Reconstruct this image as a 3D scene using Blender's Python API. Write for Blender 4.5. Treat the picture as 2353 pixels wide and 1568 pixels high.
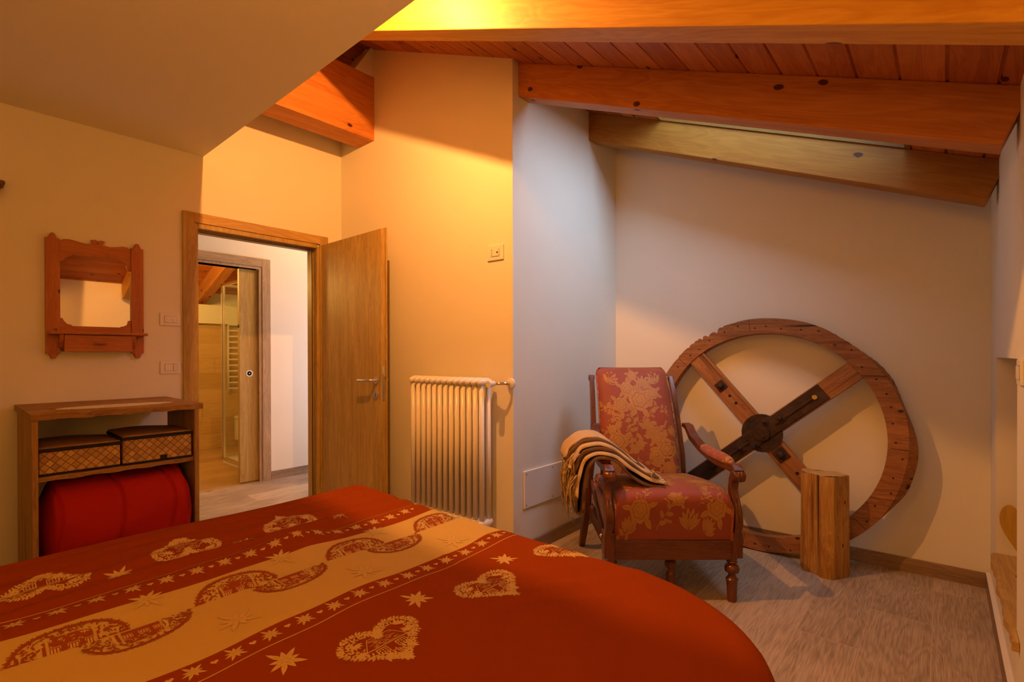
import bpy, bmesh, math, random
from mathutils import Vector, Matrix
random.seed(7)
for o in list(bpy.data.objects): bpy.data.objects.remove(o)
SC = bpy.context.scene
COL = SC.collection

# ------------------------------------------------------------------ camera
cam = bpy.data.cameras.new('camera'); camo = bpy.data.objects.new('camera', cam); COL.objects.link(camo)
cam.sensor_width = 36.0; cam.sensor_fit = 'HORIZONTAL'
cam.lens = 1147.3/2353*36.0
cam.shift_y = 37.24/2353
cam.clip_start = 0.02
_yaw, _pit, _roll = 0.711909, -0.004677, -0.0022813
_f = Vector((-math.sin(_yaw)*math.cos(_pit), math.cos(_yaw)*math.cos(_pit), math.sin(_pit)))
_r0 = Vector((math.cos(_yaw), math.sin(_yaw), 0)); _u0 = _r0.cross(_f)
_r = _r0*math.cos(_roll)+_u0*math.sin(_roll); _u = -_r0*math.sin(_roll)+_u0*math.cos(_roll)
M = Matrix((( _r.x,_u.x,-_f.x,0),( _r.y,_u.y,-_f.y,0),( _r.z,_u.z,-_f.z,1.234),(0,0,0,1)))
camo.matrix_world = M
SC.camera = camo

# ------------------------------------------------------------------ colour management, world, lights
SC.view_settings.view_transform = 'Standard'; SC.view_settings.look = 'None'
SC.view_settings.exposure = 0.0; SC.view_settings.gamma = 1.0; SC.view_settings.use_curve_mapping = False
w = bpy.data.worlds.new('world'); SC.world = w; w.use_nodes = True
w.node_tree.nodes['Background'].inputs[0].default_value = (0.55, 0.72, 1.0, 1)
wn_, wl_ = w.node_tree.nodes, w.node_tree.links          # overcast sky, brighter towards the right of the house
wt = wn_.new('ShaderNodeTexCoord'); wx = wn_.new('ShaderNodeSeparateXYZ'); wm = wn_.new('ShaderNodeMapRange')
wm.inputs['From Min'].default_value = -0.3; wm.inputs['From Max'].default_value = 0.8; wm.inputs['To Min'].default_value = 2.5; wm.inputs['To Max'].default_value = 15.0
wl_.new(wt.outputs['Generated'], wx.inputs[0]); wl_.new(wx.outputs[0], wm.inputs['Value']); wl_.new(wm.outputs[0], wn_['Background'].inputs[1])

def light(name, kind, loc, color, energy, size=0.05, rot=(0,0,0), size_y=None, portal=False, spread=None):
    l = bpy.data.lights.new(name, kind); l.color = color; l.energy = energy
    if kind == 'AREA':
        l.shape = 'RECTANGLE'; l.size = size; l.size_y = size_y or size
        if portal: l.cycles.is_portal = True
        if spread: l.spread = spread
    else: l.shadow_soft_size = size
    o = bpy.data.objects.new(name, l); o.location = loc; o.rotation_euler = rot; COL.objects.link(o); return o

ROOF_S = 0.4165                                     # fall of the roof towards +X
def roof_z(x): return 2.188-ROOF_S*x
SLOPE = math.atan(ROOF_S)
RIDGE_X = -3.37
LS = 0.36                                           # fall of the left roof slope
def left_z(x): return roof_z(RIDGE_X)-LS*(RIDGE_X-x)
SKY = (-1.40, -0.14, 2.43, 3.125)                    # skylight opening x0 x1 y0 y1

WARM = (1.0, 0.365, 0.04)
light('spot_lamp_light', 'POINT', (-1.82, 1.187, 2.926), (1.0, 0.39, 0.085), 145, 0.014)          # lamp on the loft edge
light('warm_fill_over_bed', 'POINT', (-0.70, 0.40, 2.20), WARM, 21, 0.22)                     # added warm fill above the bed, no fixture modelled
light('warm_fill_behind_camera', 'POINT', (-0.02, -0.75, 1.45), (1.0, 0.45, 0.075), 18, 0.25)                # warm fill added behind the camera to lift soffit and walls
light('hall_lamp_light', 'POINT', (-4.35, 2.55, 2.7), (1.0, 0.58, 0.28), 24, 0.08)
light('hall_daylight', 'AREA', (-4.4, 3.45, 1.2), (0.90, 0.80, 1.0), 15, 1.0, (math.radians(-90),0,0), 1.6)
light('bath_lamp_light', 'POINT', (-5.9, 1.3, 2.1), (1.0, 0.56, 0.12), 60, 0.1)
light('skylight_portal', 'AREA', ((SKY[0]+SKY[1])/2, (SKY[2]+SKY[3])/2, roof_z((SKY[0]+SKY[1])/2)+0.33), (1,1,1), 1,
      (SKY[1]-SKY[0])/math.cos(SLOPE)+0.05, (0, SLOPE, 0), SKY[3]-SKY[2]+0.05, portal=True)

# ------------------------------------------------------------------ materials
def newmat(name):
    m = bpy.data.materials.new(name); m.use_nodes = True; nt = m.node_tree
    return m, nt, nt.nodes, nt.links, nt.nodes['Principled BSDF']
def plain(name, col, rough=0.6, metal=0.0, bump=0.0, bscale=80, var=0.0, vscale=3, spec=0.3, sheen=0.0):
    m, nt, N, L, b = newmat(name)
    b.inputs['Base Color'].default_value = (*col, 1); b.inputs['Roughness'].default_value = rough
    b.inputs['Metallic'].default_value = metal; b.inputs['Specular IOR Level'].default_value = spec
    if sheen: b.inputs['Sheen Weight'].default_value = sheen
    tc = N.new('ShaderNodeTexCoord')
    if var:
        n = N.new('ShaderNodeTexNoise'); n.inputs['Scale'].default_value = vscale; n.inputs['Detail'].default_value = 4
        L.new(tc.outputs['Object'], n.inputs['Vector'])
        r = N.new('ShaderNodeValToRGB'); r.color_ramp.elements[0].position = .3; r.color_ramp.elements[1].position = .7
        r.color_ramp.elements[0].color = (*[c*(1-var) for c in col], 1); r.color_ramp.elements[1].color = (*[min(1,c*(1+var*.5)) for c in col], 1)
        L.new(n.outputs['Fac'], r.inputs[0]); L.new(r.outputs[0], b.inputs['Base Color'])
    if bump:
        n = N.new('ShaderNodeTexNoise'); n.inputs['Scale'].default_value = bscale; n.inputs['Detail'].default_value = 3
        L.new(tc.outputs['Object'], n.inputs['Vector'])
        bp = N.new('ShaderNodeBump'); bp.inputs['Strength'].default_value = bump; bp.inputs['Distance'].default_value = .004
        L.new(n.outputs['Fac'], bp.inputs['Height']); L.new(bp.outputs[0], b.inputs['Normal'])
    return m

def math_(N, L, op, a, b=None):
    n = N.new('ShaderNodeMath'); n.operation = op
    for i, v in enumerate((a, b)):
        if v is None: continue
        if isinstance(v, (int, float)): n.inputs[i].default_value = v
        else: L.new(v, n.inputs[i])
    return n.outputs[0]

def wood(name, light_c, dark_c, axis='X', rough=0.5, grain=1.0, knots=0.0, knot_c=None, board=0.0, board_axis='Z',
         bump=0.25, cracks=0.0, kscale=2.2, spec=0.35, stretch=9.0, contrast=(0.32, 0.68)):
    """procedural wood; grain runs along the object's own axis"""
    m, nt, N, L, b = newmat(name)
    b.inputs['Roughness'].default_value = rough; b.inputs['Specular IOR Level'].default_value = spec
    tc = N.new('ShaderNodeTexCoord')
    src = tc.outputs['Object']
    tone = None
    if board:
        sp = N.new('ShaderNodeSeparateXYZ'); L.new(src, sp.inputs[0])
        d = math_(N, L, 'DIVIDE', sp.outputs['XYZ'.index(board_axis)], board)
        fl = math_(N, L, 'FLOOR', d)
        wn = N.new('ShaderNodeTexWhiteNoise'); wn.noise_dimensions = '1D'; L.new(fl, wn.inputs['W'])
        tone = wn.outputs['Value']
        off = N.new('ShaderNodeVectorMath'); off.operation = 'ADD'
        sc = N.new('ShaderNodeVectorMath'); sc.operation = 'SCALE'; sc.inputs['Scale'].default_value = 13.0
        L.new(wn.outputs['Color'], sc.inputs[0]); L.new(src, off.inputs[0]); L.new(sc.outputs[0], off.inputs[1]); src = off.outputs[0]
    mp = N.new('ShaderNodeMapping'); L.new(src, mp.inputs['Vector'])
    s = [1.0*grain*stretch]*3; s['XYZ'.index(axis)] = 1.0*grain
    mp.inputs['Scale'].default_value = s
    n1 = N.new('ShaderNodeTexNoise'); n1.inputs['Scale'].default_value = 1.4; n1.inputs['Detail'].default_value = 5; n1.inputs['Distortion'].default_value = 1.2
    L.new(mp.outputs[0], n1.inputs['Vector'])
    mp2 = N.new('ShaderNodeMapping'); L.new(src, mp2.inputs['Vector'])
    s2 = [95.0*grain]*3; s2['XYZ'.index(axis)] = 3.0*grain
    mp2.inputs['Scale'].default_value = s2
    n2 = N.new('ShaderNodeTexNoise'); n2.inputs['Scale'].default_value = 1.0; n2.inputs['Detail'].default_value = 3
    L.new(mp2.outputs[0], n2.inputs['Vector'])
    # rings: contour lines of the stretched noise
    rg = math_(N, L, 'FRACT', math_(N, L, 'MULTIPLY', n1.outputs['Fac'], 9.0))
    rg = math_(N, L, 'ABSOLUTE', math_(N, L, 'SUBTRACT', rg, 0.5))
    f = math_(N, L, 'ADD', math_(N, L, 'MULTIPLY', n1.outputs['Fac'], 0.55), math_(N, L, 'ADD', math_(N, L, 'MULTIPLY', rg, 0.35), math_(N, L, 'MULTIPLY', n2.outputs['Fac'], 0.28)))
    if tone is not None: f = math_(N, L, 'ADD', f, math_(N, L, 'MULTIPLY', math_(N, L, 'SUBTRACT', tone, .5), 0.30))
    r = N.new('ShaderNodeValToRGB'); r.color_ramp.elements[0].position = contrast[0]; r.color_ramp.elements[1].position = contrast[1]
    r.color_ramp.elements[0].color = (*dark_c, 1); r.color_ramp.elements[1].color = (*light_c, 1)
    L.new(f, r.inputs[0]); col = r.outputs[0]
    if knots:
        vo = N.new('ShaderNodeTexVoronoi'); vo.voronoi_dimensions = '2D'; vo.inputs['Scale'].default_value = kscale
        ks = N.new('ShaderNodeSeparateXYZ'); L.new(src, ks.inputs[0]); ai = 'XYZ'.index(axis); oth = [q_ for q_ in range(3) if q_ != ai]
        mk = N.new('ShaderNodeCombineXYZ'); L.new(math_(N, L, 'MULTIPLY', ks.outputs[ai], .6), mk.inputs[0])
        L.new(math_(N, L, 'ADD', ks.outputs[oth[0]], ks.outputs[oth[1]]), mk.inputs[1])
        dn = N.new('ShaderNodeTexNoise'); dn.inputs['Scale'].default_value = 25; L.new(src, dn.inputs['Vector'])
        L.new(mk.outputs[0], vo.inputs['Vector'])
        dd = math_(N, L, 'ADD', vo.outputs['Distance'], math_(N, L, 'MULTIPLY', dn.outputs['Fac'], 0.05))
        kr = N.new('ShaderNodeValToRGB'); kr.color_ramp.elements[0].position = 0.068+0.02*knots; kr.color_ramp.elements[1].position = 0.080+0.03*knots
        kr.color_ramp.elements[0].color = (1,1,1,1); kr.color_ramp.elements[1].color = (0,0,0,1)
        L.new(dd, kr.inputs[0])
        gate = N.new('ShaderNodeSeparateColor'); L.new(vo.outputs['Color'], gate.inputs[0])
        g = math_(N, L, 'GREATER_THAN', gate.outputs[0], 1-knots)
        kf = math_(N, L, 'MULTIPLY', kr.outputs[0], g)
        mx = N.new('ShaderNodeMix'); mx.data_type = 'RGBA'; L.new(kf, mx.inputs['Factor'])
        L.new(col, mx.inputs['A']); mx.inputs['B'].default_value = (*(knot_c or [c*.25 for c in dark_c]), 1); col = mx.outputs['Result']
    if cracks:
        mc = N.new('ShaderNodeMapping'); s4 = [26.0]*3; s4['XYZ'.index(axis)] = 0.7; mc.inputs['Scale'].default_value = s4
        L.new(src, mc.inputs['Vector'])
        nc = N.new('ShaderNodeTexNoise'); nc.inputs['Scale'].default_value = 1; nc.inputs['Detail'].default_value = 2; L.new(mc.outputs[0], nc.inputs['Vector'])
        cr = N.new('ShaderNodeValToRGB'); cr.color_ramp.elements[0].position = .30; cr.color_ramp.elements[1].position = .30+.09*cracks
        cr.color_ramp.elements[0].color = (1,1,1,1); cr.color_ramp.elements[1].color = (0,0,0,1); L.new(nc.outputs['Fac'], cr.inputs[0])
        mx = N.new('ShaderNodeMix'); mx.data_type = 'RGBA'; L.new(cr.outputs[0], mx.inputs['Factor'])
        L.new(col, mx.inputs['A']); mx.inputs['B'].default_value = (*[c*.18 for c in dark_c], 1); col = mx.outputs['Result']
    L.new(col, b.inputs['Base Color'])
    if bump:
        bp = N.new('ShaderNodeBump'); bp.inputs['Strength'].default_value = bump; bp.inputs['Distance'].default_value = .003
        L.new(f, bp.inputs['Height']); L.new(bp.outputs[0], b.inputs['Normal'])
    return m

MAT = {}
MAT['plaster'] = plain('plaster_white', (0.80, 0.775, 0.67), 0.85, bump=0.12, bscale=60, var=0.02, spec=0.15)
MAT['plaster2'] = plain('plaster_soffit', (0.82, 0.79, 0.68), 0.9, bump=0.05, bscale=30, spec=0.1)
MAT['rafter'] = wood('wood_rafter', (0.66, 0.36, 0.045), (0.48, 0.21, 0.02), 'X', 0.55, 0.8, knots=0.45, knot_c=(0.09,0.03,0.01), kscale=4.6)
MAT['rafter_red'] = wood('wood_rafter_red', (0.60, 0.25, 0.065), (0.42, 0.14, 0.028), 'X', 0.55, 0.8, knots=0.55, knot_c=(0.09,0.02,0.008), kscale=5.2)
MAT['rafter_yellow'] = wood('wood_rafter_yellow', (0.40, 0.178, 0.022), (0.30, 0.115, 0.013), 'X', 0.55, 0.8, knots=0.35, knot_c=(0.09,0.03,0.01), kscale=4.6)
MAT['planks'] = wood('wood_ceiling_boards', (0.56, 0.19, 0.040), (0.36, 0.095, 0.016), 'Y', 0.5, 0.9, knots=0.55, knot_c=(0.07,0.015,0.005), board=0.1408, board_axis='X', kscale=5.5)
MAT['lining'] = wood('wood_skylight_lining', (0.26, 0.13, 0.022), (0.20, 0.09, 0.014), 'X', 0.5, 0.8, knots=0.3, kscale=3)
MAT['oak'] = wood('wood_door_oak', (0.56, 0.395, 0.12), (0.33, 0.21, 0.05), 'Z', 0.45, 1.1, bump=0.1, stretch=11, contrast=(.3,.72))
MAT['oakh'] = wood('wood_door_oak_head', (0.60, 0.40, 0.13), (0.38, 0.23, 0.065), 'Y', 0.45, 1.1, bump=0.1)
MAT['oak_grey'] = wood('wood_hall_oak', (0.47, 0.34, 0.20), (0.30, 0.20, 0.11), 'Z', 0.5, 1.2, bump=0.1)
MAT['oak_greyh'] = wood('wood_hall_oak_head', (0.47, 0.34, 0.20), (0.30, 0.20, 0.11), 'Y', 0.5, 1.2, bump=0.1)
MAT['pine'] = wood('wood_mirror_pine', (0.48, 0.17, 0.05), (0.36, 0.11, 0.028), 'Z', 0.5, 1.6, knots=0.25, kscale=9, bump=0.1)
MAT['pineh'] = wood('wood_mirror_pine_cross', (0.48, 0.17, 0.05), (0.36, 0.11, 0.028), 'Y', 0.5, 1.6, knots=0.25, kscale=9, bump=0.1)
MAT['shelfw'] = wood('wood_shelf_boards', (0.44, 0.25, 0.06), (0.20, 0.095, 0.02), 'Y', 0.6, 1.6, cracks=.5, bump=0.4)
MAT['shelfv'] = wood('wood_shelf_sides', (0.46, 0.27, 0.06), (0.24, 0.125, 0.025), 'Z', 0.6, 1.6, cracks=.4, bump=0.4)
MAT['wheelw'] = wood('wood_old_wheel', (0.40, 0.17, 0.055), (0.19, 0.065, 0.018), 'X', 0.6, 1.8, cracks=.7, bump=0.6, knots=.2, kscale=7)
MAT['spokew'] = wood('wood_old_spoke', (0.42, 0.18, 0.055), (0.22, 0.08, 0.02), 'X', 0.6, 2.0, cracks=.8, bump=0.6)
MAT['logw'] = wood('wood_log', (0.60, 0.35, 0.08), (0.32, 0.13, 0.022), 'Z', 0.7, 1.5, cracks=1.6, bump=0.9, knots=.3, kscale=8)
MAT['logtop'] = wood('wood_log_end', (0.60, 0.38, 0.13), (0.42, 0.23, 0.06), 'X', 0.75, 1.5, cracks=.3, bump=0.5, stretch=3)
MAT['chairw'] = wood('wood_chair_walnut', (0.19, 0.060, 0.017), (0.08, 0.022, 0.007), 'Z', 0.30, 1.8, bump=0.08, spec=0.5)
MAT['chairwh'] = wood('wood_chair_rail', (0.17, 0.055, 0.015), (0.075, 0.022, 0.007), 'X', 0.35, 1.8, bump=0.08, spec=0.5)
MAT['sill'] = wood('wood_sill_board', (0.60, 0.40, 0.13), (0.40, 0.23, 0.06), 'Y', 0.6, 1.3, knots=.55, kscale=5, cracks=.3)
MAT['heartw'] = wood('wood_heart_board', (0.58, 0.36, 0.05), (0.44, 0.25, 0.03), 'Z', 0.45, 1.1, knots=.2, kscale=6, board=.07, board_axis='X')
MAT['iron'] = plain('rusted_iron', (0.060, 0.032, 0.020), 0.6, 0.5, bump=0.7, bscale=45, var=.5, vscale=14, spec=.4)
MAT['steel'] = plain('brushed_steel', (0.62, 0.60, 0.57), 0.32, 0.9)
MAT['chrome'] = plain('chrome', (0.80, 0.78, 0.74), 0.15, 1.0)
MAT['radwhite'] = plain('radiator_enamel', (0.80, 0.76, 0.68), 0.25, spec=.5)
MAT['plastic'] = plain('white_plastic', (0.80, 0.77, 0.72), 0.35, spec=.4)
MAT['dark'] = plain('dark_gap', (0.02, 0.015, 0.012), 0.8)
MAT['ceramic'] = plain('white_ceramic', (0.82, 0.80, 0.76), 0.12, spec=.6)
MAT['doily'] = plain('lace_doily', (0.74, 0.68, 0.52), 0.9, bump=.6, bscale=220, var=.2, vscale=90)
MAT['boxtrim'] = plain('box_black_trim', (0.020, 0.013, 0.008), 0.8)
MAT['red_quilt'] = plain('red_quilt_fabric', (0.40, 0.013, 0.003), 0.75, bump=.5, bscale=12, spec=.12)
MAT['bed_red'] = plain('bedspread_red', (0.255, 0.045, 0.002), 0.9, bump=.35, bscale=9, spec=.04)
MAT['bed_cream'] = plain('bedspread_cream', (0.53, 0.38, 0.125), 0.9, bump=.25, bscale=9, spec=.04)
MAT['print_cream'] = plain('print_cream', (0.58, 0.40, 0.15), 0.9, spec=.04)
MAT['print_ghost'] = plain('print_ghost', (0.56, 0.405, 0.14), 0.9, spec=.04)
MAT['print_rust'] = plain('print_rust', (0.28, 0.065, 0.012), 0.85, spec=.1)
MAT['print_olive'] = plain('print_olive', (0.34, 0.25, 0.07), 0.85, spec=.1)
MAT['mattress'] = plain('mattress_ticking', (0.7, 0.62, 0.5), 0.9)
MAT['tilew'] = wood('bath_wood_tile', (0.62, 0.42, 0.17), (0.50, 0.32, 0.11), 'Y', 0.35, 1.0, bump=.05, board=.2, board_axis='Z')
MAT['bathfloor'] = wood('bath_floor', (0.50, 0.33, 0.14), (0.34, 0.21, 0.08), 'Y', 0.4, 1.3, bump=.1, board=.23, board_axis='X')

# mirror and glass
m, nt, N, L, b = newmat('mirror_silver'); b.inputs['Base Color'].default_value = (.9,.9,.88,1); b.inputs['Metallic'].default_value = 1; b.inputs['Roughness'].default_value = 0.02; MAT['mirror'] = m
m, nt, N, L, b = newmat('shower_glass')
tr = N.new('ShaderNodeBsdfTransparent'); tr.inputs[0].default_value = (.97,.98,.97,1); gl = N.new('ShaderNodeBsdfGlossy'); gl.inputs['Roughness'].default_value = .03
mxs = N.new('ShaderNodeMixShader'); mxs.inputs[0].default_value = 0.07
L.new(tr.outputs[0], mxs.inputs[1]); L.new(gl.outputs[0], mxs.inputs[2]); L.new(mxs.outputs[0], N['Material Output'].inputs[0]); MAT['glass'] = m

# wood-look floor tiles: strips of 0.23 m along Y, 1.2 m long, thin light joints
def floor_mat(name, la, lb, lc):
    m, nt, N, L, b = newmat(name)
    b.inputs['Roughness'].default_value = .55; b.inputs['Specular IOR Level'].default_value = .3
    tc = N.new('ShaderNodeTexCoord'); sp = N.new('ShaderNodeSeparateXYZ'); L.new(tc.outputs['Object'], sp.inputs[0])
    u = math_(N, L, 'DIVIDE', math_(N, L, 'ADD', sp.outputs[0], 0.034), 0.23)
    i = math_(N, L, 'FLOOR', u)
    v = math_(N, L, 'DIVIDE', math_(N, L, 'SUBTRACT', sp.outputs[1], math_(N, L, 'ADD', math_(N, L, 'MULTIPLY', i, 0.44), 3.40)), 1.2)
    j = math_(N, L, 'FLOOR', v)
    fu = math_(N, L, 'MULTIPLY', math_(N, L, 'SUBTRACT', 0.5, math_(N, L, 'ABSOLUTE', math_(N, L, 'SUBTRACT', math_(N, L, 'FRACT', u), .5))), 0.23)
    fv = math_(N, L, 'MULTIPLY', math_(N, L, 'SUBTRACT', 0.5, math_(N, L, 'ABSOLUTE', math_(N, L, 'SUBTRACT', math_(N, L, 'FRACT', v), .5))), 1.2)
    jt = math_(N, L, 'LESS_THAN', math_(N, L, 'MINIMUM', fu, fv), 0.0014)
    cb = N.new('ShaderNodeCombineXYZ'); L.new(i, cb.inputs[0]); L.new(j, cb.inputs[1])
    wn = N.new('ShaderNodeTexWhiteNoise'); wn.noise_dimensions = '2D'; L.new(cb.outputs[0], wn.inputs['Vector'])
    sc = N.new('ShaderNodeVectorMath'); sc.operation = 'SCALE'; sc.inputs['Scale'].default_value = 17; L.new(wn.outputs['Color'], sc.inputs[0])
    ad = N.new('ShaderNodeVectorMath'); L.new(tc.outputs['Object'], ad.inputs[0]); L.new(sc.outputs[0], ad.inputs[1])
    mp = N.new('ShaderNodeMapping'); mp.inputs['Scale'].default_value = (6.5, .75, 1); L.new(ad.outputs[0], mp.inputs['Vector'])
    n1 = N.new('ShaderNodeTexNoise'); n1.inputs['Scale'].default_value = 1.0; n1.inputs['Detail'].default_value = 3; n1.inputs['Distortion'].default_value = .35
    L.new(mp.outputs[0], n1.inputs['Vector'])
    ring = math_(N, L, 'FRACT', math_(N, L, 'MULTIPLY', n1.outputs['Fac'], 22.0))
    ring = math_(N, L, 'ABSOLUTE', math_(N, L, 'SUBTRACT', ring, .5))
    mp2 = N.new('ShaderNodeMapping'); mp2.inputs['Scale'].default_value = (260, 10, 1); L.new(ad.outputs[0], mp2.inputs['Vector'])
    n2 = N.new('ShaderNodeTexNoise'); n2.inputs['Scale'].default_value = 1; n2.inputs['Detail'].default_value = 3; L.new(mp2.outputs[0], n2.inputs['Vector'])
    n3 = N.new('ShaderNodeTexNoise'); n3.inputs['Scale'].default_value = 3.0; L.new(ad.outputs[0], n3.inputs['Vector'])
    f = math_(N, L, 'ADD', math_(N, L, 'MULTIPLY', ring, .24), math_(N, L, 'ADD', math_(N, L, 'MULTIPLY', n2.outputs['Fac'], .62), math_(N, L, 'MULTIPLY', n3.outputs['Fac'], .30)))
    f = math_(N, L, 'ADD', f, math_(N, L, 'MULTIPLY', math_(N, L, 'SUBTRACT', wn.outputs['Value'], .5), .22))
    r = N.new('ShaderNodeValToRGB'); e = r.color_ramp.elements; e[0].position = .25; e[1].position = .78
    e[0].color = (*la, 1); e[1].color = (*lc, 1); k = e.new(.5); k.color = (*lb, 1); L.new(f, r.inputs[0])
    vo = N.new('ShaderNodeTexVoronoi'); vo.inputs['Scale'].default_value = 2.6; mk = N.new('ShaderNodeMapping'); mk.inputs['Scale'].default_value = (1,.7,1)
    L.new(ad.outputs[0], mk.inputs['Vector']); L.new(mk.outputs[0], vo.inputs['Vector'])
    kr = N.new('ShaderNodeValToRGB'); kr.color_ramp.elements[0].position = .03; kr.color_ramp.elements[1].position = .075; kr.color_ramp.elements[0].color = (1,1,1,1); kr.color_ramp.elements[1].color = (0,0,0,1)
    L.new(vo.outputs['Distance'], kr.inputs[0])
    mx = N.new('ShaderNodeMix'); mx.data_type = 'RGBA'; L.new(math_(N, L, 'MULTIPLY', kr.outputs[0], .8), mx.inputs['Factor']); L.new(r.outputs[0], mx.inputs['A']); mx.inputs['B'].default_value = (*[c*.3 for c in la], 1)
    mj = N.new('ShaderNodeMix'); mj.data_type = 'RGBA'; L.new(jt, mj.inputs['Factor']); L.new(mx.outputs['Result'], mj.inputs['A']); mj.inputs['B'].default_value = (.55,.43,.30,1)
    L.new(mj.outputs['Result'], b.inputs['Base Color'])
    bp = N.new('ShaderNodeBump'); bp.inputs['Strength'].default_value = .25; bp.inputs['Distance'].default_value = .002
    L.new(f, bp.inputs['Height']); L.new(bp.outputs[0], b.inputs['Normal'])
    return m
MAT['floor'] = floor_mat('floor_wood_tiles', (0.20, 0.145, 0.095), (0.39, 0.31, 0.22), (0.60, 0.50, 0.37))
MAT['basew'] = wood('baseboard_wood_tile', (0.36, 0.24, 0.14), (0.19, 0.115, 0.06), 'X', .5, 1.6, bump=.2)
MAT['basewy'] = wood('baseboard_wood_tile_y', (0.36, 0.26, 0.17), (0.19, 0.13, 0.08), 'Y', .5, 1.6, bump=.2)

# woven seagrass: diamond cells
m, nt, N, L, b = newmat('woven_seagrass'); b.inputs['Roughness'].default_value = .7
tc = N.new('ShaderNodeTexCoord'); sp = N.new('ShaderNodeSeparateXYZ'); L.new(tc.outputs['Object'], sp.inputs[0])
hh = math_(N, L, 'ADD', sp.outputs[1], sp.outputs[0])
a1 = math_(N, L, 'DIVIDE', math_(N, L, 'ADD', hh, sp.outputs[2]), .036); a2 = math_(N, L, 'DIVIDE', math_(N, L, 'SUBTRACT', hh, sp.outputs[2]), .036)
f1 = math_(N, L, 'FRACT', a1); f2 = math_(N, L, 'FRACT', a2)
cell = N.new('ShaderNodeCombineXYZ'); L.new(math_(N, L, 'FLOOR', a1), cell.inputs[0]); L.new(math_(N, L, 'FLOOR', a2), cell.inputs[1])
wn = N.new('ShaderNodeTexWhiteNoise'); wn.noise_dimensions = '2D'; L.new(cell.outputs[0], wn.inputs['Vector'])
par = math_(N, L, 'MODULO', math_(N, L, 'ADD', math_(N, L, 'ADD', math_(N, L, 'FLOOR', a1), math_(N, L, 'FLOOR', a2)), 1000), 2)
h1 = math_(N, L, 'ABSOLUTE', math_(N, L, 'SUBTRACT', f1, .5)); h2 = math_(N, L, 'ABSOLUTE', math_(N, L, 'SUBTRACT', f2, .5))
edge = math_(N, L, 'MAXIMUM', h1, h2)
er = N.new('ShaderNodeValToRGB'); er.color_ramp.elements[0].position = .40; er.color_ramp.elements[1].position = .5; er.color_ramp.elements[0].color = (1,1,1,1); er.color_ramp.elements[1].color = (.35,.35,.35,1); L.new(edge, er.inputs[0])
cr = N.new('ShaderNodeValToRGB'); cr.color_ramp.elements[0].color = (.36,.18,.030,1); cr.color_ramp.elements[1].color = (.60,.36,.075,1); L.new(wn.outputs['Value'], cr.inputs[0])
mm = N.new('ShaderNodeMix'); mm.data_type = 'RGBA'; mm.blend_type = 'MULTIPLY'; mm.inputs['Factor'].default_value = 1; L.new(cr.outputs[0], mm.inputs['A']); L.new(er.outputs[0], mm.inputs['B'])
L.new(mm.outputs['Result'], b.inputs['Base Color'])
bp = N.new('ShaderNodeBump'); bp.inputs['Strength'].default_value = .8; bp.inputs['Distance'].default_value = .004; L.new(er.outputs[0], bp.inputs['Height']); L.new(bp.outputs[0], b.inputs['Normal'])
MAT['woven'] = m

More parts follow.
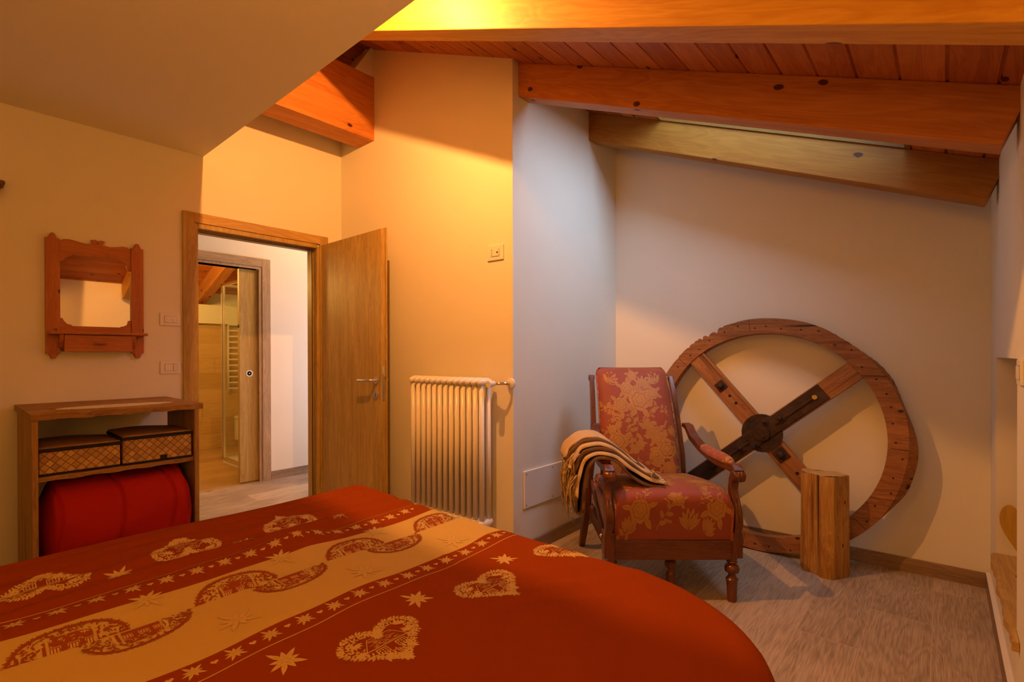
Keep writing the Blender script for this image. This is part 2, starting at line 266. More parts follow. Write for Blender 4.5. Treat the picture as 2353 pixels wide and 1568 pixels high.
# floral damask for the armchair (object space, x across, z/y up): big leafy blobs and stems
def damask(name, base, motif, vertical=True):
    m, nt, N, L, b = newmat(name); b.inputs['Roughness'].default_value = .6; b.inputs['Sheen Weight'].default_value = .25; b.inputs['Specular IOR Level'].default_value = .25
    tc = N.new('ShaderNodeTexCoord'); wp = N.new('ShaderNodeTexNoise'); wp.inputs['Scale'].default_value = 8; L.new(tc.outputs['Object'], wp.inputs['Vector'])
    dv = N.new('ShaderNodeVectorMath'); dv.operation = 'SCALE'; dv.inputs['Scale'].default_value = .06; L.new(wp.outputs['Color'], dv.inputs[0])
    ad = N.new('ShaderNodeVectorMath'); L.new(tc.outputs['Object'], ad.inputs[0]); L.new(dv.outputs[0], ad.inputs[1])
    # roses: petals from angle-like bands of a voronoi cell
    v1 = N.new('ShaderNodeTexVoronoi'); v1.inputs['Scale'].default_value = 6.0; v1.inputs['Randomness'].default_value = .75; L.new(ad.outputs[0], v1.inputs['Vector'])
    v2 = N.new('ShaderNodeTexVoronoi'); v2.inputs['Scale'].default_value = 22.0; L.new(ad.outputs[0], v2.inputs['Vector'])
    v3 = N.new('ShaderNodeTexVoronoi'); v3.feature = 'DISTANCE_TO_EDGE'; v3.inputs['Scale'].default_value = 17.0; L.new(ad.outputs[0], v3.inputs['Vector'])
    n = N.new('ShaderNodeTexNoise'); n.inputs['Scale'].default_value = 11; n.inputs['Detail'].default_value = 2; n.inputs['Distortion'].default_value = 1.6; L.new(tc.outputs['Object'], n.inputs['Vector'])
    rose = math_(N, L, 'LESS_THAN', math_(N, L, 'ADD', v1.outputs['Distance'], math_(N, L, 'MULTIPLY', math_(N, L, 'SUBTRACT', v2.outputs['Distance'], .4), .35)), .40)
    vein = math_(N, L, 'GREATER_THAN', v3.outputs['Distance'], .055)
    leaf = math_(N, L, 'GREATER_THAN', n.outputs['Fac'], .585)
    stem = math_(N, L, 'LESS_THAN', math_(N, L, 'ABSOLUTE', math_(N, L, 'SUBTRACT', n.outputs['Fac'], .47)), .012)
    mot = math_(N, L, 'MAXIMUM', math_(N, L, 'MULTIPLY', math_(N, L, 'MAXIMUM', rose, leaf), vein), stem)
    wv = N.new('ShaderNodeTexNoise'); wv.inputs['Scale'].default_value = 240; L.new(tc.outputs['Object'], wv.inputs['Vector'])
    mx = N.new('ShaderNodeMix'); mx.data_type = 'RGBA'; L.new(mot, mx.inputs['Factor']); mx.inputs['A'].default_value = (*base, 1); mx.inputs['B'].default_value = (*motif, 1)
    L.new(mx.outputs['Result'], b.inputs['Base Color'])
    bp = N.new('ShaderNodeBump'); bp.inputs['Strength'].default_value = .25; bp.inputs['Distance'].default_value = .002
    L.new(math_(N, L, 'ADD', wv.outputs['Fac'], mot), bp.inputs['Height']); L.new(bp.outputs[0], b.inputs['Normal'])
    return m
MAT['dam_red'] = plain('damask_ground', (0.30, 0.066, 0.028), 0.55, bump=.2, bscale=260, var=.12, vscale=6, spec=.3, sheen=.2)
MAT['dam_gold'] = plain('damask_gold', (0.45, 0.225, 0.05), 0.5, bump=.2, bscale=260, var=.12, vscale=6, spec=.35)
MAT['damask'] = damask('floral_damask', (0.33, 0.062, 0.026), (0.44, 0.215, 0.045))
# knitted throw: ribs along the drape, stripes across the width (local v is stored in Y)
m, nt, N, L, b = newmat('striped_throw'); b.inputs['Roughness'].default_value = .9
uv = N.new('ShaderNodeUVMap'); sp = N.new('ShaderNodeSeparateXYZ'); L.new(uv.outputs[0], sp.inputs[0])
r = N.new('ShaderNodeValToRGB'); r.color_ramp.interpolation = 'CONSTANT'; e = r.color_ramp.elements
e[0].position = 0; e[0].color = (.66,.48,.24,1); e[1].position = .42; e[1].color = (.17,.09,.03,1)
k = e.new(.62); k.color = (.035,.015,.006,1); k = e.new(.74); k.color = (.40,.27,.12,1)
L.new(math_(N, L, 'FRACT', sp.outputs[1]), r.inputs[0]); L.new(r.outputs[0], b.inputs['Base Color'])
wvn = N.new('ShaderNodeTexNoise'); wvn.inputs['Scale'].default_value = 300; L.new(uv.outputs[0], wvn.inputs['Vector'])
kn = math_(N, L, 'SINE', math_(N, L, 'MULTIPLY', sp.outputs[0], 1500.0))
bp = N.new('ShaderNodeBump'); bp.inputs['Strength'].default_value = .35; bp.inputs['Distance'].default_value = .0015; L.new(kn, bp.inputs['Height']); L.new(bp.outputs[0], b.inputs['Normal'])
MAT['throw'] = m
MAT['throw_gap_shade'] = plain('throw_wool_gap_shade', (.13,.065,.024), .9, bump=.4, bscale=200)  # darker colour on alternate folds, stands in for shade between the layers
MAT['fringe'] = plain('throw_fringe', (.52,.36,.16), .9, var=.6, vscale=60)

# ------------------------------------------------------------------ mesh helpers
class MB:
    def __init__(s): s.v = []; s.f = []; s.mi = []; s.uv = {}
    def add(s, verts, faces, mi=0):
        o = len(s.v); s.v += [tuple(v) for v in verts]; s.f += [tuple(i+o for i in f) for f in faces]; s.mi += [mi]*len(faces); return o
    def box(s, a, b, mi=0):
        x0,y0,z0 = a; x1,y1,z1 = b
        s.add([(x0,y0,z0),(x1,y0,z0),(x1,y1,z0),(x0,y1,z0),(x0,y0,z1),(x1,y0,z1),(x1,y1,z1),(x0,y1,z1)],
              [(0,3,2,1),(4,5,6,7),(0,1,5,4),(1,2,6,5),(2,3,7,6),(3,0,4,7)], mi)
    def quad(s, p, mi=0): s.add(p, [tuple(range(len(p)))], mi)
    def prism(s, poly, z0, z1, mi=0, axes=(0,1,2)):
        """poly in axes[0],axes[1]; extruded along axes[2]"""
        n = len(poly); vs = []
        for z in (z0, z1):
            for p in poly:
                q = [0,0,0]; q[axes[0]] = p[0]; q[axes[1]] = p[1]; q[axes[2]] = z; vs.append(q)
        fs = [tuple(range(n))[::-1], tuple(range(n, 2*n))]+[(i,(i+1)%n,n+(i+1)%n,n+i) for i in range(n)]
        s.add(vs, fs, mi)
    def tube(s, pts, r, n=10, mi=0, cap=True):
        pts = [Vector(p) for p in pts]; rs = r if isinstance(r, (list, tuple)) else [r]*len(pts)
        rings = []; up = None
        for i, p in enumerate(pts):
            t = (pts[min(i+1, len(pts)-1)]-pts[max(i-1, 0)]).normalized()
            if up is None: up = Vector((0,0,1)) if abs(t.z) < .9 else Vector((1,0,0))
            a = t.cross(up).normalized(); bb = a.cross(t).normalized(); up = bb
            rings.append([p+(a*math.cos(k*2*math.pi/n)+bb*math.sin(k*2*math.pi/n))*rs[i] for k in range(n)])
        vs = [v for rg in rings for v in rg]; fs = []
        for i in range(len(pts)-1):
            for k in range(n): fs.append((i*n+k, i*n+(k+1)%n, (i+1)*n+(k+1)%n, (i+1)*n+k))
        if cap: fs += [tuple(range(n))[::-1], tuple(range((len(pts)-1)*n, len(pts)*n))]
        s.add(vs, fs, mi)
    def lathe(s, prof, n=24, c=(0,0,0), axis='Z', mi=0):
        vs = []; m = len(prof)
        for r, h in prof:
            for k in range(n):
                a = 2*math.pi*k/n; x, y = r*math.cos(a), r*math.sin(a)
                p = {'Z':(x,y,h),'Y':(x,h,y),'X':(h,x,y)}[axis]; vs.append((p[0]+c[0],p[1]+c[1],p[2]+c[2]))
        fs = [(i*n+k, i*n+(k+1)%n, (i+1)*n+(k+1)%n, (i+1)*n+k) for i in range(m-1) for k in range(n)]
        fs += [tuple(range(n))[::-1], tuple(range((m-1)*n, m*n))]
        s.add(vs, fs, mi)
    def build(s, name, mats, parent=None, smooth=False, bevel=0, segs=2, subsurf=0, weld=False, auto=None):
        me = bpy.data.meshes.new(name); me.from_pydata(s.v, [], s.f)
        for mt in (mats if isinstance(mats, (list, tuple)) else [mats]): me.materials.append(MAT[mt] if isinstance(mt, str) else mt)
        for p, i in zip(me.polygons, s.mi): p.material_index = i
        bm = bmesh.new(); bm.from_mesh(me)
        if weld: bmesh.ops.remove_doubles(bm, verts=bm.verts, dist=1e-5)
        bmesh.ops.recalc_face_normals(bm, faces=bm.faces); bm.to_mesh(me); bm.free()
        if smooth:
            for p in me.polygons: p.use_smooth = True
            if auto: me.set_sharp_from_angle(angle=math.radians(auto))
        o = bpy.data.objects.new(name, me); COL.objects.link(o)
        if parent: o.parent = parent
        if bevel:
            mo = o.modifiers.new('b', 'BEVEL'); mo.width = bevel; mo.segments = segs; mo.limit_method = 'ANGLE'; mo.angle_limit = math.radians(40)
        if subsurf:
            mo = o.modifiers.new('s', 'SUBSURF'); mo.levels = subsurf; mo.render_levels = subsurf
        return o
def boxo(name, a, b, mat, parent=None, bevel=0.0, **k):
    m = MB(); m.box(a, b); return m.build(name, mat, parent, bevel=bevel, **k)
def thing(name, label, cat, loc=(0,0,0), rz=0.0, group=None, rot=None):
    o = bpy.data.objects.new(name, None); COL.objects.link(o); o.location = loc; o.rotation_euler = rot or (0,0,rz)
    o.empty_display_size = .1; o['label'] = label; o['category'] = cat
    if group: o['group'] = group
    return o
def tag(o, label, cat, group=None, kind=None):
    o['label'] = label; o['category'] = cat
    if group: o['group'] = group
    if kind: o['kind'] = kind
    return o
def struct(o): o['kind'] = 'structure'; return o
def sempty(name, loc=(0,0,0), rz=0):
    o = bpy.data.objects.new(name, None); COL.objects.link(o); o.location = loc; o.rotation_euler = (0,0,rz); o['kind'] = 'structure'; return o

# ------------------------------------------------------------------ room shell
W1, W1B = -3.70, -3.82                 # bedroom wall with the mirror and door; hall side
HALL = -5.06; BATH = -7.35
RW = 0.19; YB = -1.4
C1 = (-3.70, 2.17); C2 = (-1.94, 2.258); C3 = (-1.965, 3.54); C4 = (0.19, 3.617)
m = MB(); m.box((HALL, YB, -.06), (RW+.4, 3.9, 0)); struct(m.build('floor', 'floor'))
m = MB(); m.box((BATH-.1, YB, -.06), (HALL, 3.9, -.001)); struct(m.build('floor', 'bathfloor'))

# wall_left with the door opening
m = MB(); top = left_z(W1)+.02
D0, D1, DZ = 1.112, 1.972, 2.085
for a, b_ in (((W1B, YB, 0), (W1, D0, top)), ((W1B, D1, 0), (W1, 3.6, top)), ((W1B, D0, DZ), (W1, D1, top))): m.box(a, b_)
struct(m.build('wall_left', 'plaster'))
# block of walls around the radiator and the alcove
m = MB()
P = [C1, C2, C3, (-1.965, 3.9), (-3.70, 3.9)]
zt = lambda x: (roof_z(x) if x > RIDGE_X else left_z(x))+.015
pts = [(-3.70,2.17),(RIDGE_X,2.17+.33*.05),C2,C3,(-1.965,3.9),(RIDGE_X,3.9),(-3.70,3.9)]
n = len(pts); vs = [(x,y,0) for x,y in pts]+[(x,y,zt(x)) for x,y in pts]
m.add(vs, [(i,(i+1)%n,n+(i+1)%n,n+i) for i in range(n)])
struct(m.build('wall_alcove', 'plaster'))
m = MB(); m.prism([(C3[0]-.1, 3.536), C3, C4, (RW+.5, 3.628), (RW+.5, 3.75), (C3[0]-.1, 3.75)], 0, 3.05); struct(m.build('wall_back', 'plaster'))
# right wall with the low niche
m = MB(); NY0, NY1, NZ0, NZ1 = 2.385, 3.255, 0.262, 1.217; rt = roof_z(RW)+.02
m.box((RW, YB, 0), (RW+.45, NY0, rt)); m.box((RW, NY1, 0), (RW+.45, 3.75, rt))
m.box((RW, NY0, 0), (RW+.45, NY1, NZ0)); m.box((RW, NY0, NZ1), (RW+.45, NY1, rt)); m.box((RW+.38, NY0, NZ0), (RW+.45, NY1, NZ1))
struct(m.build('wall_right', 'plaster'))
m = MB(); m.box((W1, YB-.1, 0), (RW+.4, YB, 3.6)); struct(m.build('wall_front', 'plaster'))
# plaster soffit under the loft and the loft's edge
m = MB(); m.box((W1, YB, 2.548), (-0.86, 1.171, 2.60)); m.box((W1, 1.10, 2.60), (-0.86, 1.171, 3.6))
m2 = MB()
xs = [W1, RIDGE_X, -0.86]
poly = [(W1, 2.548), (-0.86, 2.548), (RIDGE_X, roof_z(RIDGE_X)-.02), (W1, left_z(W1)-.02)]
m2.prism(poly, YB, 1.171, axes=(0,2,1)); struct(m2.build('ceiling', 'plaster2'))

# sloping board ceiling with V joints, built flat in local space then tilted
def board_ceiling(name, length, x_origin, z_origin, slope, y0, y1, w=.1408, holes=None, mat='planks'):
    """local x runs down the slope; boards run along Y"""
    m = MB(); nb = int(length/w)+1; g = .006; d = .007
    for i in range(nb):
        a, b_ = i*w, (i+1)*w
        spans = [(y0, y1)]
        if holes:
            hx0, hx1, hy0, hy1 = holes
            if b_ > hx0 and a < hx1:
                spans = [(y0, hy0), (hy1, y1)]
                for c0, c1 in ((a, min(b_, hx0)), (max(a, hx1), b_)):
                    if c1-c0 > .004: m.box((c0, hy0, 0), (c1, hy1, .03))
        for s0, s1 in spans:
            prof = [(a, d), (a+g/2, d), (a+g, 0), (b_-g, 0), (b_-g/2, d), (b_, d), (b_, .03), (a, .03)]
            m.prism(prof, s0, s1, axes=(0,2,1))
    o = m.build(name, mat); o.location = (x_origin, 0, z_origin); o.rotation_euler = (0, slope, 0); return struct(o)
cs = math.cos(SLOPE)
board_ceiling('ceiling', 4.25, RIDGE_X, roof_z(RIDGE_X), SLOPE, YB, 3.8, holes=((SKY[0]-RIDGE_X)/cs, (SKY[1]-RIDGE_X)/cs, SKY[2], SKY[3]))
lo = board_ceiling('ceiling', 4.4, RIDGE_X, roof_z(RIDGE_X), math.pi-math.atan(LS), YB, 3.8)
# turn the left slope the right side down
lo.rotation_euler = (math.pi, math.pi-math.atan(LS)*-1, 0); 
lo.rotation_euler = (0, 0, 0)
me = lo.data
ca, sa = math.cos(math.atan(LS)), math.sin(math.atan(LS))
for v in me.vertices:
    x, y, z = v.co; v.co = (-x*ca-z*sa, y, -x*sa+z*ca)

m = MB(); m.prism([(RIDGE_X-.6, left_z(RIDGE_X-.6)+.036), (RIDGE_X-.2, left_z(RIDGE_X-.2)+.04), (RIDGE_X, 3.66), (RIDGE_X+.2, roof_z(RIDGE_X+.2)+.045), (RIDGE_X+.6, roof_z(RIDGE_X+.6)+.04), (RIDGE_X+.6, 3.75), (RIDGE_X-.6, 3.75)], YB-.1, 3.9, axes=(0,2,1)); struct(m.build('ridge_light_block', 'lining'))  # unseen cap added above the ridge to stop sky light leaking in
# skylight: lined well in the roof with a glazed frame on top
sk = sempty('window_1', (SKY[0], 0, roof_z(SKY[0]))); sk.rotation_euler = (0, SLOPE, 0)
Ls = (SKY[1]-SKY[0])/cs; t = .02
m = MB()
for a, b_ in (((-t, SKY[2]-t, -.001), (.004, SKY[3]+t, .32)), ((Ls-.004, SKY[2]-t, -.001), (Ls+t, SKY[3]+t, .32)), ((0, SKY[2]-t, -.001), (Ls, SKY[2]+.003, .32)), ((0, SKY[3]-.004, -.001), (Ls, SKY[3]+t, .32))): m.box(a, b_)
m.build('lining', 'lining', sk)
m = MB()
for a, b_ in (((0, SKY[2], .26), (.07, SKY[3], .31)), ((Ls-.07, SKY[2], .26), (Ls, SKY[3], .31)), ((.07, SKY[2], .26), (Ls-.07, SKY[2]+.07, .31)), ((.07, SKY[3]-.07, .26), (Ls-.07, SKY[3], .31))): m.box(a, b_)
m.build('window_frame', 'lining', sk)
boxo('pane', (.07, SKY[2]+.07, .285), (Ls-.07, SKY[3]-.07, .29), 'glass', sk)

# rafters (solid timbers lying on the slope)
RAF = [(1.50, 1.61), (2.313, 2.42), (3.13, 3.24), (0.69, 0.80), (-0.12, -0.01)]
labels = ['large knotty fir rafter nearest the bed, brightly lit at its left end',
          'reddish fir rafter, middle one, running from radiator corner to right wall',
          'yellowish fir rafter against the back wall above the wooden wheel',
          'fir rafter above the bed, hidden above the frame', 'fir rafter over the head of the bed, hidden above the frame']
for k, (y0, y1) in enumerate(RAF):
    x0 = (-1.97 if k in (1, 2) else RIDGE_X) if k < 3 else -0.9
    L_ = (RW+.03-x0)/cs
    m = MB(); vd = .203*cs
    m.box((0, 0, -vd), (L_, y1-y0, 0.0))
    if k >= 3: continue
    o = m.build('rafter', ('rafter', 'rafter_red', 'rafter_yellow')[k], bevel=.004); o.location = (x0, y0, roof_z(x0)); o.rotation_euler = (0, SLOPE, 0)
    tag(o, labels[k], 'beam', 'roof rafters')
# last short rafters seen only in the mirror
m = MB(); m.box((0, 0, -.187), ((RW+.03+0.84)/cs, .11, 0)); o = m.build('rafter', 'rafter', bevel=.004); o.location = (-0.84, .69, roof_z(-.84)); o.rotation_euler = (0, SLOPE, 0)
tag(o, 'fir rafter above the bed that shows only as a reflection in the wall mirror', 'beam', 'roof rafters')
o = boxo('purlin', (-3.48, 1.172, 2.86), (-3.265, 2.20, 3.338), 'planks' if False else 'lining', bevel=.004)
o.data.materials.clear(); MAT['purlin'] = wood('wood_purlin', (0.66, 0.27, 0.06), (0.46, 0.15, 0.025), 'Y', .5, .8, knots=.4, knot_c=(.07,.02,.008), kscale=4.8); o.data.materials.append(MAT['purlin'])
tag(o, 'thick orange ridge beam above the open bedroom door, ending in the radiator wall', 'beam')
m = MB(); m.prism([(2.03, 3.338), (2.23, 3.338), (2.23, 3.60), (2.17, 3.56)], -3.262, -3.48, axes=(1,2,0)); m.prism([(-3.70, 2.7), (-3.2, 2.7), (-3.2, 3.56), (RIDGE_X, 3.62), (-3.70, 3.50)], 2.199, 2.25, axes=(0,2,1)); struct(m.build('trim_1', 'plaster'))
# bathroom / hall rafter
m = MB(); m.box((-4.4, 0, -.19), (0, .11, 0)); o = m.build('rafter', 'rafter_red'); o.location = (-3.85, 2.27, left_z(-3.85)); o.rotation_euler = (0, -math.atan(LS), 0)
tag(o, 'fir rafter under the bathroom ceiling, seen through both doorways', 'beam')

# baseboards
def bb(name, p, q, h=.08, t=.012, mat='basew', side=1):
    p = Vector(p); q = Vector(q); d = (q-p); L_ = d.length; rz = math.atan2(d.y, d.x)
    m = MB(); m.box((0, -t if side > 0 else 0, 0), (L_, 0 if side > 0 else t, h)); o = m.build(name, mat, bevel=.0015); o.location = (p.x, p.y, 0); o.rotation_euler = (0,0,rz); return struct(o)
bb('baseboard_back', C3, C4); bb('baseboard_alcove', C2, C3)
bb('baseboard_radiator', (C1[0], C1[1], ), (C2[0], C2[1])); 
m = MB(); m.box((RW-.018, YB, 0), (RW, C4[1], .08)); o = struct(m.build('baseboard_right', 'basewy'))
m = MB(); m.box((RW-.0175, YB, .08), (RW, C4[1]-.01, .087)); o = struct(m.build('trim_2', 'plastic'))
m = MB(); m.box((W1, YB, 0), (W1+.012, 1.05, .08)); struct(m.build('baseboard_left', 'basewy'))

# ------------------------------------------------------------------ bedroom door
d1 = sempty('door_1')
def casing(par, X, outw, y0, y1, zt_, w_, depth_mat, headmat, thick=.02):
    """flat casing round an opening on a wall face at X; outw=+1 sticks out to +X"""
    xa, xb = sorted((X, X+thick*outw))
    m = MB(); m.box((xa, y0-w_, 0), (xb, y0, zt_+w_)); m.build('casing', depth_mat, par, bevel=.003)
    m = MB(); m.box((xa, y1, 0), (xb, y1+w_, zt_+w_)); m.build('casing', depth_mat, par, bevel=.003)
    m = MB(); m.box((xa, y0, zt_), (xb, y1, zt_+w_)); m.build('casing', headmat, par, bevel=.003)
casing(d1, W1, 1, 1.112, 1.978, 2.10, .066, 'oak', 'oakh', .02)
m = MB()
m.box((W1B-.0, 1.100, 0), (W1+.012, 1.135, 2.085)); m.box((W1B, 1.955, 0), (W1+.004, 1.99, 2.085)); m.box((W1B, 1.135, 2.068), (W1+.012, 1.955, 2.10))
m.box((W1B, 1.135, 0), (W1-.045, 1.148, 2.068)); m.box((W1B, 1.942, 0), (W1-.045, 1.955, 2.068)); m.box((W1B, 1.148, 2.055), (W1-.045, 1.942, 2.068))
m.build('jamb', 'oak', d1, bevel=.002)
m = MB(); m.box((W1-.047, 1.1478, .0), (W1-.038, 1.1500, 2.05)); m.box((W1-.047, 1.94, 0), (W1-.038, 1.9425, 2.05)); m.box((W1-.047, 1.148, 2.053), (W1-.038, 1.942, 2.056)); m.build('seal', 'dark', d1)
lf = bpy.data.objects.new('door_leaf', None)
m = MB(); m.box((-3.692, 1.985, .008), (-2.885, 2.018, 2.094)); m.box((-3.68, 2.018, .008), (-2.872, 2.028, 2.104))
leaf = m.build('door_leaf', 'oak', d1, bevel=.002)
m = MB(); m.lathe([(.0,0),(.026,0),(.026,-.008),(.0,-.008)], 28, (-2.942, 1.985, 1.062), 'Y'); m.tube([(-2.942,1.98,1.062),(-2.942,1.94,1.062),(-2.952,1.931,1.062),(-3.00,1.929,1.060),(-3.083,1.929,1.058)], .0095, 12); m.build('handle', 'steel', leaf, smooth=True, auto=40)
m = MB(); m.lathe([(.0,0),(.025,0),(.025,-.008),(.0,-.008)], 28, (-2.945, 1.985, .962), 'Y'); m.box((-2.948,1.9765,.945),(-2.942,1.9768,.975),1); m.build('escutcheon', ['steel','dark'], leaf, smooth=True, auto=40)
m = MB(); m.tube([(-2.942,2.028,1.062),(-2.942,2.068,1.062),(-2.952,2.078,1.062),(-3.0,2.08,1.062),(-3.083,2.08,1.062)], .0095, 12); m.lathe([(.0,2.028),(.026,2.028),(.026,2.036),(.0,2.036)], 28, (-2.942,0,1.062),'Y'); m.build('handle', 'steel', leaf, smooth=True, auto=40)
m = MB(); m.box((-2.8852,1.992,.925),(-2.883,2.012,1.158)); m.box((-2.884,1.994,1.085),(-2.874,2.010,1.108)); m.build('latch_plate', 'steel', leaf, bevel=.001)

# ------------------------------------------------------------------ hallway and bathroom
m = MB(); top2 = left_z(HALL)
BD0, BD1, BDZ = 1.27, 2.09, 2.075
m.box((HALL-.12, YB, 0), (HALL, BD0, top2)); m.box((HALL-.12, BD1, 0), (HALL, 3.7, top2)); m.box((HALL-.12, BD0, BDZ), (HALL, BD1, top2))
struct(m.build('wall_hall', 'plaster'))
m = MB(); m.box((HALL-2.4, 3.6, 0), (W1B, 3.7, 3.5)); struct(m.build('wall_hall_end', 'plaster'))
m = MB(); m.box((HALL-2.4, YB-.1, 0), (W1B, YB, 3.5)); struct(m.build('wall_hall_start', 'plaster'))
m = MB(); m.box((HALL, 2.19, 0), (HALL+.012, 3.6, .08)); struct(m.build('baseboard_hall', 'basewy'))
d2 = sempty('door_2')
casing(d2, HALL, 1, 1.27, 2.107, 2.10, .08, 'oak_grey', 'oak_greyh', .015)
m = MB(); m.box((HALL-.12, 2.08, 0), (HALL+.004, 2.107, 2.1)); m.box((HALL-.12, 1.25, 0), (HALL+.004, 1.28, 2.1)); m.box((HALL-.12, 1.28, 2.075), (HALL+.004, 2.08, 2.1)); m.build('jamb', 'oak_grey', d2)
m = MB(); m.box((HALL-.08, 1.915, .012), (HALL-.04, 2.30, 2.07)); sl = m.build('sliding_leaf', 'oak', d2, bevel=.002)
m = MB(); m.lathe([(.0,0),(.032,0),(.032,.004),(.022,.004),(.018,-.001),(.006,-.001),(.006,.003),(.0,.003)], 28, (HALL-.04, 2.005, 1.06), 'X'); m.build('flush_pull', 'chrome', sl, smooth=True, auto=40)
m = MB(); m.box((HALL-.0795, 1.9146, 1.50), (HALL-.0405, 1.9150, 1.53)); m.build('lock_plate', 'dark', sl)

m = MB(); m.box((BATH-.1, YB, 0), (BATH, 3.7, 1.655)); struct(m.build('wall_bathroom', 'tilew'))
m = MB()
for k in range(1, 9): m.box((BATH-.001, YB, k*.2-.0012), (BATH+.0008, 3.7, k*.2+.0012))
for k in range(8):
    for j in range(5): 
        y = -1+((k*.45) % 1.2)+j*1.2
        if y < 3.6: m.box((BATH-.001, y-.0012, k*.2), (BATH+.0008, y+.0012, (k+1)*.2))
struct(m.build('trim_3', 'basewy'))
m = MB(); m.box((BATH-.25, YB, 1.655), (BATH-.2, 3.7, 2.6)); m.box((BATH-.2, YB, 1.655), (BATH+.07, 3.7, 1.90)); struct(m.build('wall_bathroom_upper', 'plaster'))
m = MB(); m.box((BATH-.3, 3.06, 0), (HALL-.12, 3.12, 3.0)); struct(m.build('wall_bathroom_side', 'plaster'))
# shower
sh = thing('shower_enclosure', 'glass corner shower with chrome profiles standing on a white tray in the bathroom', 'shower', (-6.29, 2.18, 0))
m = MB(); m.box((0, 0, 0), (1.105, .86, .045)); m.box((.05,.05,.0452),(1.06,.82,.046)); m.build('tray', 'ceramic', sh, bevel=.008)
m = MB(); m.box((-.012, -.012, 0.045), (.02, .02, 2.06)); m.box((.03,-.01,.045),(.042,.005,2.04)); m.box((0,-.012,2.03),(1.1,.012,2.06)); m.box((-.012,0,2.03),(.012,.855,2.06)); m.box((0,-.012,.045),(1.1,.012,.065)); m.box((-.012,0,.045),(.012,.855,.065)); m.build('profile', 'chrome', sh, bevel=.002)
boxo('glass_panel', (.02, -.003, .065), (1.1, .003, 2.03), 'glass', sh); boxo('glass_panel', (-.003, .02, .065), (.003, .855, 2.03), 'glass', sh)
# towel radiator on the far bathroom wall
tr_ = thing('towel_radiator', 'white ladder towel radiator on the bathroom wall behind the shower glass', 'radiator', (BATH+.05, 2.60, .75))
m = MB(); m.tube([(0,0,0),(0,0,.95)], .014, 8); m.tube([(0,.42,0),(0,.42,.95)], .014, 8); m.build('upright', 'radwhite', tr_, smooth=True)
m = MB()
for k in range(12): m.tube([(0.012,0,.04+k*.078),(0.03,.21,.04+k*.078),(0.012,.42,.04+k*.078)], .011, 8)
m.build('rung', 'radwhite', tr_, smooth=True)
# wash basin and a black tap foot object
wb = thing('toilet', 'white wall-hung toilet glimpsed behind the sliding bathroom door', 'toilet', (BATH, 2.80, .0))
m = MB(); m.add(*(lambda: ([(0.02+ .50*(0.5+.5*math.cos(a)) if False else .27+.25*math.cos(a), .19*math.sin(a), z) for z, sc in ((.12,.5),(.3,.9),(.40,1)) for a in [2*math.pi*k/24 for k in range(24)]], [(r*24+k, r*24+(k+1)%24, (r+1)*24+(k+1)%24, (r+1)*24+k) for r in range(2) for k in range(24)]+[tuple(range(48,72)), tuple(range(24))[::-1]]))())
m.build('bowl', 'ceramic', wb, smooth=True, auto=50)
m = MB(); m.lathe([(.0,.40),(.20,.40),(.205,.415),(.19,.43),(.0,.432)], 28, (.27,0,0)); m.build('seat', 'ceramic', wb, smooth=True, auto=50)
tb = thing('brush_holder', 'small black brush foot on the bathroom floor beside the doorway edge', 'brush', (-7.12, 2.07, 0))
m = MB(); m.lathe([(.0,0),(.05,0),(.05,.012),(.012,.02),(.008,.05),(.0,.05)], 16); m.build('foot', 'dark', tb, smooth=True, auto=40)
m = MB(); m.tube([(0,0,.04),(.0,.03,.10),(.0,.055,.12)], .006, 8); m.build('stem', 'dark', tb, smooth=True)

# ------------------------------------------------------------------ radiator
ang = math.atan2(C2[1]-C1[1], C2[0]-C1[0])
rad = thing('radiator', 'white column radiator on the wall beside the open door', 'radiator', (-2.675, 2.12, 0), ang)
sec0 = None
for k in range(13):
    m = MB()
    for dy in (-.03, .03): m.tube([(0, dy, .25), (0, dy, 1.05)], .0165, 14)
    # head: fat rounded capsule front to back, at both ends
    for zc, s_ in ((1.055, 1), (.245, -1)):
        pts = [(0, -.058, zc+.0*s_), (0, -.05, zc+.012*s_), (0, -.02, zc+.018*s_), (0, .02, zc+.018*s_), (0, .05, zc+.012*s_), (0, .058, zc)]
        m.tube(pts, [.006, .020, .0255, .0255, .020, .006], 12)
    o = m.build('column', 'radwhite', rad, smooth=True); o.location = (k*.0505, 0, 0)
m = MB(); m.lathe([(.0,-.04),(.012,-.035),(.018,-.026),(.018,-.02)], 16, (0,0,1.06), 'X'); m.build('plug', 'radwhite', rad, smooth=True)
m = MB(); x0 = 12*.0505
m.lathe([(.022,.025),(.022,.045),(.016,.05),(.016,.06)], 20, (x0,0,1.065), 'X'); m.tube([(x0+.05,0,1.065),(x0+.072,0.0,1.065)], .015, 14)
m.build('valve', 'radwhite', rad, smooth=True, auto=40)
m = MB(); m.tube([(x0+.068,0.0,1.065),(x0+.068,-.05,1.062)], [.017,.020], 16); m.build('valve_knob', 'plastic', rad, smooth=True, auto=40)
m = MB(); m.tube([(x0+.07,.0,1.065),(x0+.10,.01,1.065),(x0+.125,.04,1.065),(x0+.13,.085,1.065)], .009, 10); m.build('pipe', 'chrome', rad, smooth=True)
m = MB(); m.lathe([(.0,.088),(.032,.088),(.030,.078),(.014,.070),(.0,.070)], 24, (x0+.13,0,1.065), 'Y'); m.build('rosette', 'radwhite', rad, smooth=True, auto=50)

